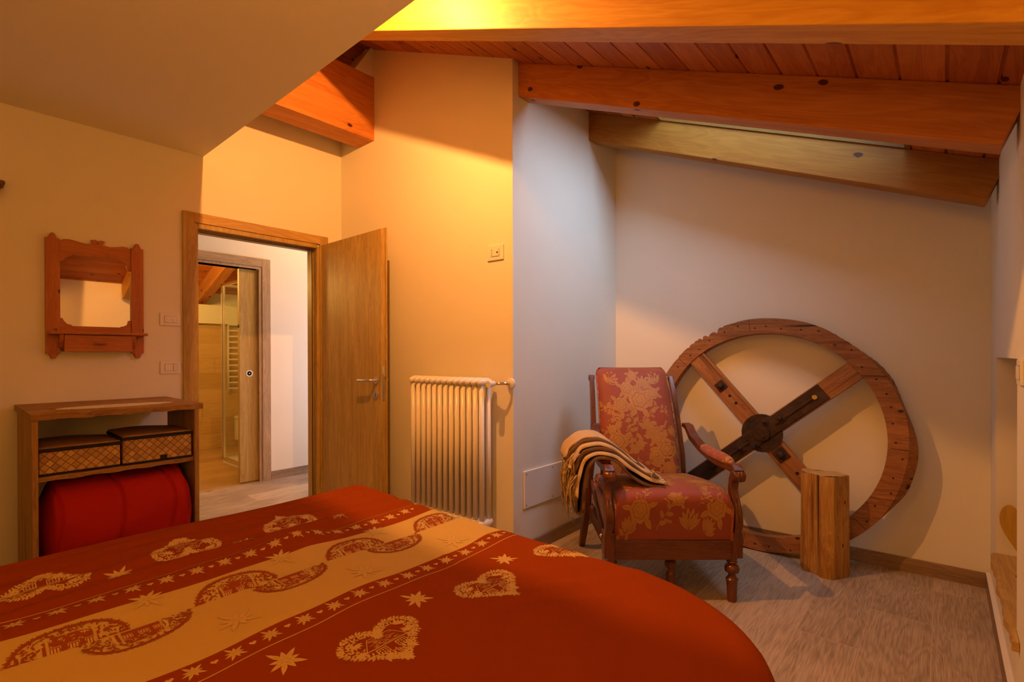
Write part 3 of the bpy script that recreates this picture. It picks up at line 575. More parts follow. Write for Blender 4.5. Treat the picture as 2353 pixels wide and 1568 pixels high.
# ------------------------------------------------------------------ switches, socket, access panel
def plate(name, label, cat, loc, rz, w_, h_, cells, group=None):
    """plate lies in local XZ, front towards -Y"""
    t_ = thing(name, label, cat, loc, rz, group)
    m = MB(); m.box((-w_/2, -.009, -h_/2), (w_/2, 0, h_/2)); m.build('plate', 'plastic', t_, bevel=.003)
    for c in cells:
        x0, x1, z0, z1, kind = c
        if kind == 'dot':
            m = MB(); m.lathe([(.0,-.0135),((x1-x0)/2,-.0135),((x1-x0)/2,-.009),(.0,-.009)], 14, ((x0+x1)/2,0,(z0+z1)/2), 'Y'); m.build('hole', 'dark', t_)
        elif kind == 'knob':
            m = MB(); m.lathe([(.0,-.017),((x1-x0)/2,-.017),((x1-x0)/2,-.009),(.0,-.009)], 18, ((x0+x1)/2,0,(z0+z1)/2), 'Y'); m.build('knob', 'plastic', t_, bevel=.001)
        else:
            m = MB(); m.box((x0, -.0095, z0), (x1, -.009, z1), 1); m.box((x0+.0012, -.0125, z0+.0012), (x1-.0012, -.0095, z1-.0012)); m.build(kind, ['plastic','dark'], t_)
    return t_
plate('light_switch', 'white dimmer switch plate beside the door, upper of two', 'switch', (W1+.0005, .98, 1.463), math.radians(90), .112, .080, [(-.034,.034,-.022,.022,'rocker'),(.008,.030,-.012,.010,'knob')])
plate('light_switch', 'white double rocker switch plate beside the door, lower of two above the shelf', 'switch', (W1+.0005, .98, 1.160), math.radians(90), .112, .080, [(-.034,.012,-.022,.022,'rocker'),(.012,.034,-.022,.022,'rocker')])
plate('wall_socket', 'cream wall socket plate high above the radiator', 'socket', (-2.07, 2.2505, 1.858), ang, .128, .092, [(-.034,.034,-.023,.023,'insert'),(-.026,-.020,-.016,-.010,'dot'),(-.026,-.020,-.002,.004,'dot'),(-.026,-.020,.012,.018,'dot'),(.014,.026,-.006,.006,'dot')])
plate('light_switch', 'white switch plate on the right wall at the photo edge above the niche', 'switch', (RW-.0005, 2.235, 1.175), math.radians(-90), .112, .080, [(-.034,.034,-.022,.022,'rocker')])
ap = thing('access_panel', 'white rectangular access panel low on the alcove wall behind the armchair', 'panel', (C2[0]-.001, 2.35, .29))
m = MB(); m.box((0, 0, 0), (.012, .60, .232)); m.build('cover', 'plastic', ap, bevel=.006, segs=3)
for y in (.02, .29, .57):
    for z in (.02, .21): m = MB(); m.lathe([(.0,.0),(.004,0),(.004,.0125),(.0,.0125)], 8, (0,y,z), 'X'); m.build('screw', 'dark', ap)

# ------------------------------------------------------------------ wall mirror
mi = thing('wall_mirror', 'pine framed wall mirror with carved top, small shelf and drawer left of the door', 'mirror', (W1, .397, 1.218))
def arch(y0, y1, z0, z1, r, top=True, bot=True, n=8):
    """outline in (y,z) of a post with stepped round ends"""
    c = (y0+y1)/2; st = .012; pts = []
    zt2 = z1-r; zb2 = z0+r
    pts += [(y0, zb2)] ; pts += [(y0, zt2), (y0+st, zt2), (y0+st, zt2+.008)]
    pts += [(c-(c-y0-st-.004)*math.cos(math.pi*k/n), zt2+.008+(r-.008)*math.sin(math.pi*k/n)) for k in range(n+1)]
    pts += [(y1-st, zt2+.008), (y1-st, zt2), (y1, zt2), (y1, zb2), (y1-st, zb2), (y1-st, zb2-.008)]
    pts += [(c+(c-y0-st-.004)*math.cos(math.pi*k/n), zb2-.008-(r-.008)*math.sin(math.pi*k/n)) for k in range(n+1)]
    pts += [(y0+st, zb2-.008), (y0+st, zb2)]
    return pts
for k, (a, b_) in enumerate(((0, .060), (.378, .438))):
    m = MB(); m.prism(arch(a, b_, 0, .690, .030), 0, .030, axes=(1,2,0)); 
    c = (a+b_)/2
    post = m.build('post', 'pine', mi, bevel=.002)
    for z0, z1 in ((.36,.60),(.12,.34)):
        m = MB(); m.box((.030, c-.010, z0), (.0312, c-.007, z1)); m.box((.030, c+.007, z0), (.0312, c+.010, z1)); m.box((.030, c-.0085, z0-.0), (.0311, c+.0085, z0+.003)); m.box((.030,c-.0085,z1-.003),(.0311,c+.0085,z1)); m.build('groove', 'pineh', post)
top_pts = [(.058,.575)]
prof_top = [(.060,.650),(.075,.662),(.10,.665),(.13,.660),(.17,.652),(.195,.654),(.200,.672),(.192,.676),(.215,.682),(.225,.676),(.218,.660),(.222,.656),(.228,.676),(.238,.682),(.258,.676),(.250,.668),(.246,.654),(.28,.650),(.31,.655),(.34,.663),(.362,.660),(.378,.645)]
low = [(.378,.520),(.362,.525),(.355,.555),(.335,.572),(.318,.575),(.318,.582),(.11,.582),(.11,.575),(.09,.567),(.072,.545),(.060,.540)]
m = MB(); m.prism(prof_top+low, .002, .022, axes=(1,2,0)); m.build('top_rail', 'pineh', mi, bevel=.0015)
botp = [(.060,.145),(.378,.145),(.378,.225),(.366,.225),(.360,.200),(.345,.190),(.330,.188),(.330,.183),(.11,.183),(.11,.188),(.088,.195),(.073,.215),(.071,.225),(.060,.225)]
m = MB(); m.prism(botp, .002, .022, axes=(1,2,0)); m.build('bottom_rail', 'pineh', mi, bevel=.0015)
m = MB(); m.quad([(.010,.055,.17),(.010,.383,.17),(.010,.383,.60),(.010,.055,.60)]); m.build('mirror_glass', 'mirror', mi)
m = MB(); m.box((.0, .04, .13), (.009, .39, .62)); m.build('back_board', 'pineh', mi)
m = MB(); m.box((.0, .006, .134), (.105, .444, .150)); m.build('shelf', 'pineh', mi, bevel=.006, segs=3)
for a in (.050, .388-.018):
    m = MB(); m.prism([(.0,.134),(.085,.134),(.085,.115),(.078,.095),(.065,.075),(.05,.06),(.03,.055),(.0,.055)], a, a+.018, axes=(0,2,1)); m.build('bracket', 'pine', mi, bevel=.002)
m = MB(); m.box((.0, .069, .040), (.088, .369, .132)); dr = m.build('drawer', 'pineh', mi, bevel=.002)
m = MB(); m.tube([(.088,.205,.086),(.104,.205,.088)], .005, 8); m.tube([(.088,.235,.086),(.104,.235,.088)], .005, 8); m.tube([(.104,.192,.088),(.108,.22,.088),(.104,.248,.088)], [.006,.008,.006], 10); m.build('drawer_pull', 'pineh', dr, smooth=True)

# little wooden shelf whose end just enters the photo at the left edge
ws = thing('wall_shelf', 'dark wooden shelf end with bracket cut by the left photo edge', 'shelf', (W1, -.35, 2.03))
m = MB(); m.box((0, 0, .072), (.10, .593, .095)); m.build('board', 'chairwh', ws, bevel=.008, segs=3)
m = MB(); m.prism([(.18,.072),(.583,.072),(.57,.03),(.55,.0),(.2,.0)], .0, .05, axes=(1,2,0)); m.build('bracket', 'chairwh', ws, bevel=.002)

# ------------------------------------------------------------------ open shelf unit
cb = thing('shelf_unit', 'rustic open wooden shelf unit under the wall mirror', 'shelf', (-3.69, .276, 0))
def wavy_board(name, x0, x1, y0, y1, z0, z1, mat, amp=.006, seed=1):
    rnd = random.Random(seed); m = MB(); n = 40; fr = []
    vs = []
    for k in range(n+1):
        y = y0+(y1-y0)*k/n; xx = x1+amp*(math.sin(k*.5+seed)+.6*math.sin(k*1.3+2*seed)+rnd.uniform(-.4,.4))
        dz = .002*math.sin(k*.7+seed)
        vs += [(x0,y,z0),(xx-.003,y,z0+dz),(xx,y,z1-.004+dz),(xx-.006,y,z1),(x0,y,z1)]
    fs = []
    for k in range(n):
        for j in range(5): fs.append((k*5+j, k*5+(j+1)%5, (k+1)*5+(j+1)%5, (k+1)*5+j))
    fs += [tuple(range(5)), tuple(range(n*5, n*5+5))[::-1]]
    m.add(vs, fs); return m.build(name, mat, cb, smooth=True, auto=35)
wavy_board('top_board', 0, .665, 0, .675, .948, .978, 'shelfw', .005, 3)
wavy_board('shelf_board', .1, .640, .022, .640, .668, .692, 'shelfw', .002, 5)
m = MB(); m.box((.08, .004, 0), (.655, .026, .948)); m.build('side_panel', 'shelfv', cb, bevel=.003)
m = MB(); m.box((.18, .636, 0), (.655, .658, .948)); m.build('side_panel', 'shelfv', cb, bevel=.003)
wavy_board('shelf_board', .1, .640, .022, .640, .12, .145, 'shelfw', .002, 8)
m = MB(); vs = []
n = 60
for k in range(n):
    a = 2*math.pi*k/n; rr = 1+.03*math.cos(a*15)
    vs.append((.36+.085*math.sin(a)*rr, .34+.235*math.cos(a)*rr, 0))
m.add([(x,y,.9785) for x,y,z in vs]+[(x,y,.9805) for x,y,z in vs], [tuple(range(n))[::-1], tuple(range(n,2*n))]+[(i,(i+1)%n,n+(i+1)%n,n+i) for i in range(n)])
o = m.build('lace_doily', 'doily'); o.location = (-3.69+.13, .276, 0); tag(o, 'oval cream lace doily lying on top of the shelf unit', 'doily')

def woven_box(label, y0, y1, z1, loc_z=.693, dark_tag=False):
    w_ = y1-y0
    t_ = thing('woven_box', label, 'box', (-3.05, y0, loc_z), 0, 'woven boxes on the shelf')
    m = MB(); m.box((-.33, 0, .0), (0, w_, z1)); m.build('body', 'woven', t_, bevel=.006, segs=3)
    m = MB(); m.box((-.337, -.004, z1-.014), (.004, w_+.004, z1+.002)); m.box((-.333,-.002,0),(.002,w_+.002,.011)); m.build('trim', 'boxtrim', t_, bevel=.003)
    # slightly sagging lid
    m = MB(); nn = 10; vs = []
    for i in range(nn+1):
        for j in range(nn+1):
            u_, v_ = i/nn, j/nn; vs.append((-.33+.33*u_, w_*v_, z1+.004+.012*math.sin(v_*3.1+.4)*(1-u_)*.8))
    m.add(vs, [(i*(nn+1)+j, (i+1)*(nn+1)+j, (i+1)*(nn+1)+j+1, i*(nn+1)+j+1) for i in range(nn) for j in range(nn)]); 
    lid = m.build('lid', 'shelfw', t_, smooth=True); mo = lid.modifiers.new('t','SOLIDIFY'); mo.thickness = .004; mo.offset = 0
    if dark_tag:
        m = MB(); m.box((.002, w_*.52, .004), (.006, w_*.62, .030)); m.build('pull_tab', 'boxtrim', t_)
    return t_
woven_box('woven seagrass box with black trim, left one on the shelf', .305, .596, .120)
woven_box('woven seagrass box with black pull tab, right one on the shelf', .606, .903, .136, dark_tag=True)

# rolled red quilt in the lower compartment
q = MB(); nu, nv = 150, 64; vs = []
Y0, Y1 = .302, .925
for i in range(nu+1):
    t_ = i/nu; y = Y0+(Y1-Y0)*t_
    endf = min(1, (math.sin(math.pi*min(1,max(0,t_)))*3.2))**.5 if 0 < t_ < 1 else 0.25
    endf = max(endf, .3)
    seam = 1-.055*sum(math.exp(-abs((t_-s)/.010)**1.3) for s in (.10,.46,.79))-.02*math.exp(-((t_-.86)/.02)**2)
    for j in range(nv):
        a = 2*math.pi*j/nv
        rr = endf*seam*(1+.02*math.sin(5*a+6*t_)+.015*math.sin(9*a-11*t_))
        vs.append((-3.25+.05*t_+.245*rr*math.cos(a)*(1.0), y+.015*math.sin(3*a)*(1 if .1<t_<.9 else 0), .395+.245*rr*math.sin(a)+.012*t_))
q.add(vs, [(i*nv+j, i*nv+(j+1)%nv, (i+1)*nv+(j+1)%nv, (i+1)*nv+j) for i in range(nu) for j in range(nv)]+[tuple(range(nv)), tuple(range(nu*nv, (nu+1)*nv))[::-1]])
o = q.build('rolled_quilt', 'red_quilt', smooth=True); tag(o, 'bright red rolled quilt stuffed in the lower compartment of the shelf unit', 'quilt')

# ------------------------------------------------------------------ wooden wheel
WH_C = (-0.865, 3.405, 0.0)
lean = math.atan2(.10, 1.45)
wh = thing('wooden_wheel', 'large old wooden mill wheel with iron hub leaning on the back wall', 'wheel', WH_C, rot=(-lean, 0, math.atan2(C4[1]-C3[1], C4[0]-C3[0])))
R0 = .735; RC = R0      # centre height in local z
def g0(d, c, s_): return math.exp(-((d-c)/s_)**2)
def wheel_r(a):
    """outer radius, a measured from +x towards +z; broken, swollen rim"""
    d = math.degrees(a) % 360
    r = .733+.004*math.sin(5*a)+.003*math.sin(11*a+1)
    def g(c, s, h): 
        e = ((d-c+180) % 360)-180
        return h*math.exp(-(e/s)**2)
    r += g(-8, 16, .040)+g(-20, 7, .012)+g(30, 10, .012)
    if 108 < d < 150: r += .006*math.sin(d*2.2)+.012*(((d*.23) % 1)-.5)
    r -= g0(d, 114, 1.6)*.022+g0(d, 118.5, 1.2)*.016+g0(d, 122, 1.0)*.012
    if 20 < d < 60: r += .004*(((d*.31) % 1)-.5)
    return r
def wheel_in(a): return .636+.002*math.sin(3*a)
n = 300; m = MB(); vs = []
TH = .075
for k in range(n):
    a = 2*math.pi*k/n; d = math.degrees(a)
    ro, ri = wheel_r(a), wheel_in(a); c, s_ = math.cos(a), math.sin(a)
    rof = min(ro, .729+.003*math.sin(7*a))           # front face is rounder than the ragged back
    vs += [(ri*c, -TH/2, RC+ri*s_), (rof*c, -TH/2, RC+rof*s_), (ro*c, -TH/2+.035, RC+ro*s_), (ro*c, TH/2, RC+ro*s_), (ri*c, TH/2, RC+ri*s_)]
m.add(vs, [(k*5+j, k*5+(j+1)%5, ((k+1)%n)*5+(j+1)%5, ((k+1)%n)*5+j) for k in range(n) for j in range(5)])
m.build('rim', 'wheelw', wh, smooth=True, auto=30)
# nail heads around the rim, and the felloe joints
for k in range(46):
    a = 2*math.pi*(k+.4*random.random())/46; rr = .665+.045*random.random()
    m = MB(); m.lathe([(.0,-TH/2-.0015),(.0055,-TH/2-.0015),(.0055,-TH/2+.003)], 8, (rr*math.cos(a),0,RC+rr*math.sin(a)), 'Y'); m.build('nail_head', 'iron', wh)
for d in (-2, 97, 139, 196, 262, 318):
    a = math.radians(d); c, s_ = math.cos(a), math.sin(a); tx, tz = -s_*.0012, c*.0012; m = MB()
    m.add([(.648*c-tx,-TH/2-.0006,RC+.648*s_-tz),(.648*c+tx,-TH/2-.0006,RC+.648*s_+tz),(.726*c+tx,-TH/2-.0006,RC+.726*s_+tz),(.726*c-tx,-TH/2-.0006,RC+.726*s_-tz)], [(0,1,2,3)]); m.build('rim_joint', 'dark', wh)
def spoke(ang_d, half_w, r0, r1, y0, y1):
    a = math.radians(ang_d); c, s_ = math.cos(a), math.sin(a)
    e = bpy.data.objects.new('spoke', None)
    m = MB(); m.box((r0, y0, -half_w), (r1, y1, half_w)); o = m.build('spoke', 'spokew', wh, bevel=.004)
    o.location = (0,0,RC); o.rotation_euler = (0, -a, 0); return o
UR, UL = 40.0, 131.5
s1 = spoke(UR, .058, -.65, .65, -.034, .012); s2 = spoke(UL, .058, -.65, .65, -.030, .006)
def holes(par, lst, ysurf):
    for x, r in lst: m = MB(); m.lathe([(.0,ysurf-.001),(r,ysurf-.001),(r,ysurf+.002)], 12, (x,0,0), 'Y'); m.build('bolt_hole', 'dark', par)
holes(s2, [(.30,.009),(.24,.010),(-.30,.010)], -.030)
# iron strap along one spoke with raised rib
st = MB(); st.box((-.60, -.048, -.052), (.435, -.036, .052)); st.box((-.40, -.056, -.012), (-.10, -.048, .004)); st.box((.10,-.056,-.008),(.36,-.048,.008)); iron = st.build('iron_strap', 'iron', s1, bevel=.004)
m = MB(); m.lathe([(.0,-.056),(.048,-.056),(.052,-.052),(.052,-.036)], 28, (0,0,0), 'Y'); 
m.lathe([(.0,-.036),(.120,-.036),(.120,-.028)], 36, (.0,-.004,0), 'Y'); m.box((-.012,-.064,-.03),(.012,-.056,.03)); m.build('hub_plate', 'iron', s1, smooth=True, auto=35)
m = MB(); m.lathe([(.0,-.0565),(.014,-.0565),(.014,-.050)], 14, (.375,0,.0), 'Y'); m.build('rivet', 'heartw', s1)
def bolt(par, x, z, ys, big=.020):
    m = MB(); m.box((x-big*1.6, ys-.006, z-big*1.6), (x+big*1.6, ys, z+big*1.6)); m.lathe([(.0,-.030),(big*.6,-.028),(big,-.020),(big,-.006)], 6, (x, ys, z), 'Y'); m.build('bolt', 'iron', par, bevel=.002)
bolt(s2, .385, 0, -.030); bolt(s2, -.165, 0, -.030, .024); bolt(s1, .145, .01, -.048, .016); bolt(s1, -.165, -.005, -.048, .018); bolt(s1, .06, .045, -.06, .010); bolt(s1, -.07, -.04, -.06, .010)

# ------------------------------------------------------------------ wooden log stump
lg = thing('log_stump', 'squat squared log standing upright on the floor in front of the wooden wheel', 'log', (-.50, 3.27, 0))
base = [(-.125,.02),(-.105,-.035),(-.05,-.045),(-.005,-.085),(.055,-.068),(.108,.035),(.06,.08),(-.04,.085),(-.11,.07)]
def spl(pts, sub=5, ns=.003):
    out = []; nn = len(pts)
    for i in range(nn):
        p, q_ = Vector(pts[i]), Vector(pts[(i+1)%nn])
        for k in range(sub):
            f_ = k/sub; v = p.lerp(q_, f_); out.append((v.x+random.uniform(-ns,ns), v.y+random.uniform(-ns,ns)))
    return out
ring = spl(base); nn = len(ring); m = MB(); vs = []; lv = [0,.01,.15,.3,.45,.555,.562]
for z in lv:
    s_ = 1.0 if .005 < z < .56 else .975
    for i, (x, y) in enumerate(ring):
        vs.append((x*s_*(1+.01*math.sin(z*9+i)), y*s_*(1+.01*math.cos(z*7+i*2)), z))
m.add(vs, [(r*nn+k, r*nn+(k+1)%nn, (r+1)*nn+(k+1)%nn, (r+1)*nn+k) for r in range(len(lv)-1) for k in range(nn)]+[tuple(range(nn))[::-1]])
m.build('trunk', 'logw', lg, smooth=True, auto=25)
m = MB(); m.add([(x*.975*(1), y*.975, .5625+.004*math.sin(x*40)) for x, y in ring], [tuple(range(nn))]); m.build('cut_top', 'logtop', lg)

# ------------------------------------------------------------------ armchair
AC = (-1.0251, 2.4100, 0); AR = math.radians(40.789)
ac = thing('armchair', 'antique armchair in red and gold floral damask with carved walnut frame', 'armchair', AC, AR)
def leg_prof(s=1.0): return [(.022*s,.0),(.022*s,.004),(.024*s,.06),(.027*s,.10),(.030*s,.112),(.024*s,.118),(.017*s,.13),(.019*s,.140),(.034*s,.150),(.036*s,.165),(.030*s,.180),(.018*s,.187),(.022*s,.193),(.027*s,.198),(.022*s,.204),(.026*s,.214),(.028*s,.228)]
for x in (-.300, .300):
    m = MB(); m.lathe(leg_prof(), 24, (x, 0, 0)); m.build('front_leg', 'chairw', ac, smooth=True, auto=50)
m = MB(); m.lathe(leg_prof(.85), 24, (.012, .06, 0)); m.build('front_leg', 'chairw', ac, smooth=True, auto=50)
for x in (-.317, .317):
    m = MB(); m.box((x-.026, -.028, .222), (x+.026, .045, .35)); m.build('leg_block', 'chairw', ac, bevel=.003)
m = MB(); m.box((-.292, -.022, .213), (.292, .006, .308)); m.build('front_rail', 'chairwh', ac, bevel=.003)
for x in (-.315, .315):
    m = MB(); m.box((x-.012, .04, .235), (x+.012, .62, .31)); m.build('side_rail', 'chairw', ac, bevel=.003)
m = MB(); m.box((-.30, .60, .25), (.30, .625, .33)); m.build('back_rail', 'chairwh', ac, bevel=.003)
def bar(name, pts, w_, par=ac, mat='chairw', n=1, bevel=.004, ww=None):
    """flat bar: list of (x,y,z) centre points, w_ = half size in x, ww = list of half size across in the yz plane"""
    m = MB(); vs = []; P_ = [Vector(p) for p in pts]
    for i, p in enumerate(P_):
        t_ = (P_[min(i+1,len(P_)-1)]-P_[max(i-1,0)]); t_.x = 0; t_.normalize(); nrm = Vector((0, -t_.z, t_.y)); h = ww[i] if ww else w_
        for sx, sn in ((-1,-1),(1,-1),(1,1),(-1,1)): vs.append(p+Vector((sx*w_,0,0))+nrm*sn*h)
    fs = [(i*4+j, i*4+(j+1)%4, (i+1)*4+(j+1)%4, (i+1)*4+j) for i in range(len(P_)-1) for j in range(4)]+[(0,1,2,3),((len(P_)-1)*4+3,(len(P_)-1)*4+2,(len(P_)-1)*4+1,(len(P_)-1)*4)]
    m.add(vs, fs); return m.build(name, mat, par, smooth=True, bevel=bevel, auto=50)
BX = -.030
for sx in (-1, 1):
    x = sx*.262+BX
    # back stile: rises from the rail, leans back, small scroll on top
    st_ = bar('back_stile', [(x*1.12,.60,.30),(x*1.10,.585,.45),(x*1.04,.57,.62),(x*1.0,.62,.82),(x*.98,.69,1.00),(x*.97,.74,1.09)], .014, ww=[.03,.03,.028,.025,.022,.016])
    m = MB(); m.lathe([(.0,-.018),(.018,-.018),(.018,.018),(.0,.018)], 16, (x*.97,.745,1.085), 'X'); m.build('scroll', 'chairw', st_, smooth=True, auto=40)
    # sabre rear leg
    bar('rear_leg', [(x*1.13,.60,.42),(x*1.15,.60,.28),(x*1.18,.65,.14),(x*1.2,.735,.0)], .018, ww=[.035,.034,.028,.018])
    bar('strut', [(sx*.317+(.0),.05,.26),(sx*.315,.25,.33),(sx*.31,.58,.46)], .010, ww=[.016,.018,.02])
    m = MB(); m.lathe([(.0,-.012),(.010,-.008),(.012,0)], 12, (sx*.345,.03,.318), 'X'); m.build('bolt_head', 'steel', ac, smooth=True)
    # arm: sweeps from the stile down and forward, ends in a scroll over the S-shaped post
    ax = sx*.318
    arm = bar('arm', [(sx*.275,.60,.80),(sx*.285,.565,.79),(sx*.295,.52,.735),(ax,.44,.685),(ax,.32,.665),(ax,.18,.655),(ax,.06,.662),(ax,-.01,.665),(ax,-.035,.645)], .024, ww=[.012,.018,.020,.020,.018,.017,.018,.022,.022])
    m = MB(); prof = [(.0,-.031),(.020,-.031),(.029,-.024),(.029,-.012),(.032,-.008),(.029,-.004),(.029,.004),(.032,.008),(.029,.012),(.029,.024),(.020,.031),(.0,.031)]
    m.lathe(prof, 22, (ax, -.030, .632), 'X'); m.build('arm_scroll', 'chairw', arm, smooth=True, auto=60)
    post = bar('arm_post', [(ax,.005,.35),(ax,-.020,.40),(ax,-.018,.45),(ax,.010,.50),(ax,.030,.55),(ax,.020,.60),(ax,-.01,.645)], .019, ww=[.028,.030,.026,.021,.019,.020,.022])
    m = MB(); m.tube([(ax-.008,-.012,.36),(ax-.008,-.048,.405),(ax-.008,-.040,.46),(ax-.008,-.010,.52)], .004, 6); m.tube([(ax+.008,-.012,.36),(ax+.008,-.048,.405),(ax+.008,-.040,.46),(ax+.008,-.010,.52)], .004, 6); m.build('reed', 'chairw', post, smooth=True)
    # upholstered arm pad
    m = MB(); na, nb_ = 20, 16; vs = []
    for i in range(na+1):
        t_ = i/na; y = .035+.40*t_; e = max(.0, 1-abs(2*t_-1)**4)**.5; z = .675+.03*max(0,t_-.6)
        for j in range(nb_):
            a = 2*math.pi*j/nb_; vs.append((ax+.036*e*math.cos(a), y, z+(.034 if math.sin(a) > 0 else .012)*e*math.sin(a)+.004))
    m.add(vs, [(i*nb_+j, i*nb_+(j+1)%nb_, (i+1)*nb_+(j+1)%nb_, (i+1)*nb_+j) for i in range(na) for j in range(nb_)])
    m.build('arm_pad', 'damask', ac, smooth=True)
    # upholstered side panel below the arm
    m = MB(); m.box((sx*.300-.008, .05, .32), (sx*.300+.008, .56, .46)); m.build('side_panel', 'damask', ac, bevel=.006)
def floral(m, P, items, seed=1):
    """woven flowers as thin shapes on a surface; P(a, b, off) maps metres across/along to 3D"""
    rn = random.Random(seed)
    def pg(pts, mi, off):
        o_ = len(m.v); m.v += [P(a, b, off) for a, b in pts]; m.f.append(tuple(range(o_, o_+len(pts)))); m.mi.append(mi)
    def leaf(x, y, a, L_, w_, mi=1, off=.0005, tip=.0):
        c, s_ = math.cos(a), math.sin(a); out = []
        for t_, ww in ((0,.15),(.2,.7),(.45,1),(.7,.8),(.88,.4),(1,tip),(.88,-.4),(.7,-.8),(.45,-1),(.2,-.7),(0,-.15)):
            out.append((x+c*L_*t_-s_*w_*ww, y+s_*L_*t_+c*w_*ww))
        pg(out, mi, off)
    def line(pts, hw, mi, off):
        for (x0,y0),(x1,y1) in zip(pts, pts[1:]):
            l_ = math.hypot(x1-x0, y1-y0) or 1; nx_, ny_ = -(y1-y0)/l_*hw, (x1-x0)/l_*hw
            pg([(x0+nx_,y0+ny_),(x0-nx_,y0-ny_),(x1-nx_,y1-ny_),(x1+nx_,y1+ny_)], mi, off)
    def veined(x, y, a, L_, w_):
        leaf(x, y, a, L_, w_); line([(x+math.cos(a)*L_*t_, y+math.sin(a)*L_*t_) for t_ in (0,.4,.8)], .0007, 0, .0008)
    def rose(x, y, R_, a0):
        for ring, (n_, rr, off) in enumerate(((7,1,.0005),(6,.68,.0009),(4,.38,.0013))):
            for k_ in range(n_):
                a = a0+ring*.5+k_*2*math.pi/n_
                cx_, cy_ = x+math.cos(a)*R_*rr*.52, y+math.sin(a)*R_*rr*.52; q_ = R_*rr*.47
                for mi, sc_, o2 in ((0, 1.0, off), (1, .93 if ring == 0 else .86, off+.0002)):
                    if ring == 0 and mi == 0: continue
                    pg([(cx_+math.cos(a+e)*q_*sc_*(1+.05*math.cos(5*e)), cy_+math.sin(a+e)*q_*sc_*(1+.05*math.cos(5*e))) for e in [j_*2*math.pi/12 for j_ in range(12)]], mi, o2)
        pg([(x+math.cos(e)*R_*.12, y+math.sin(e)*R_*.12) for e in [j_*.9 for j_ in range(7)]], 1, .0018)
    for kind, x, y, s_, a in items:
        if kind == 'rose':
            for k_ in range(5): aa = a+k_*1.25+rn.uniform(-.2,.2); veined(x+math.cos(aa)*s_*.7, y+math.sin(aa)*s_*.7, aa, s_*.95, s_*.24)
            rose(x, y, s_, a)
        elif kind == 'spray':       # curving stem with leaves and buds
            px_, py_, aa = x, y, a; pts = [(x, y)]
            for k_ in range(7):
                aa += rn.uniform(-.15,.35)*(1 if int(a*10) % 2 else -1); px_ += math.cos(aa)*s_*.2; py_ += math.sin(aa)*s_*.2; pts.append((px_, py_))
                sd = 1 if k_ % 2 else -1
                veined(px_, py_, aa+sd*.9, s_*.30, s_*.075); 
                if k_ % 3 == 1:
                    for e in range(3): pg([(px_+math.cos(aa-sd*1.2)*s_*(.14+.1*e)+math.cos(j_)*s_*.05, py_+math.sin(aa-sd*1.2)*s_*(.14+.1*e)+math.sin(j_)*s_*.05) for j_ in range(6)], 1, .0005)
            line(pts, .0014, 1, .0005); rose(px_, py_, s_*.18, aa)
        elif kind == 'acanthus':
            for k_ in range(6): veined(x, y, a-.9+k_*.36, s_*(1-.10*abs(k_-2.5)), s_*.13)
# seat cushion: superellipse block with crowned top and rolled front
m = MB(); nx, ny = 36, 30; vs = []
def seat_top(u_, v_):
    """u -1..1 across, v 0 front .. 1 back"""
    crown = .035*(1-abs(u_)**3)
    side = -.05*max(0, abs(u_)-.80)**2/.04
    y = -.02+.60*v_
    front = -.0
    z = .538+crown*(1-.3*v_)+side-.045*v_**1.5
    return y, z
def seat_pt(u_, s_, off=0.0):
        if s_ < .40:            # front face rising in a bulging curve
            f_ = s_/.40; th = f_*math.pi/2
            y = -.012-.030*math.sin(f_*math.pi*.9); y += .10*max(0, f_-.55)**1.6/.3
            z = .310+(.245)*math.sin(th)**.85; z = .310+(.538+.035*(1-abs(u_)**3)-.310)*min(1, math.sin(th)**.9)
            if f_ > .999: y, z = y, z
        else:
            f_ = (s_-.40)/.60; y0_ = -.012-.030*math.sin(math.pi*.9)+.10*.45**1.6/.3
            y = y0_+(.58-y0_)*f_; z = .538+.035*(1-abs(u_)**3)*(1-.3*f_)-.05*f_**1.4
        x = .288*math.copysign(abs(math.sin(u_*math.pi/2))**.95, u_)
        z -= .02*max(0, abs(u_)-.85)/.15
        return (x, y-off*(1 if s_ < .36 else .3), z+off*(.25 if s_ < .3 else 1))
for i in range(ny+1):
    for j in range(nx+1): vs.append(seat_pt(-1+2*j/nx, i/ny))
m.add(vs, [(i*(nx+1)+j, i*(nx+1)+j+1, (i+1)*(nx+1)+j+1, (i+1)*(nx+1)+j) for i in range(ny) for j in range(nx)])
# side skirts
for col, sx in ((0,-1),(nx,1)):
    o_ = len(m.v); k0 = [i*(nx+1)+col for i in range(ny+1)]
    low_ = [(m.v[k][0], m.v[k][1], .31) for k in k0]; m.v += low_; m.f += [(k0[i], k0[i+1], o_+i+1, o_+i) for i in range(ny)]; m.mi += [0]*ny
def seatP(a, b, off):        # a metres across, b metres up the front and over the top
    u_ = max(-1, min(1, math.asin(max(-1, min(1, a/.288)))/(math.pi/2))); s_ = max(0, min(1, b/.27*.40 if b < .27 else .40+(b-.27)/.52*.60)); return seat_pt(u_, s_, off)
items = [('rose',-.165,.105,.058,.3),('rose',.205,.115,.055,1.1),('rose',.02,.15,.030,.2),('acanthus',.07,.03,.09,1.5),('acanthus',-.23,.02,.07,1.2),('acanthus',.15,.02,.07,.8),('spray',-.08,.03,.12,.9),
         ('rose',-.02,.33,.055,.5),('rose',-.19,.30,.045,.1),('rose',.17,.30,.05,.9),('spray',.02,.22,.12,2.6),('spray',.24,.20,.10,2.0),('spray',-.25,.20,.10,.9),
         ('rose',.10,.46,.05,.4),('rose',-.13,.47,.05,.4),('spray',0,.40,.14,1.4),('spray',.22,.42,.12,2.2),('spray',-.22,.42,.12,1.1),('rose',.0,.62,.05,.4),('rose',.2,.6,.045,.2),('rose',-.2,.6,.045,.2)]
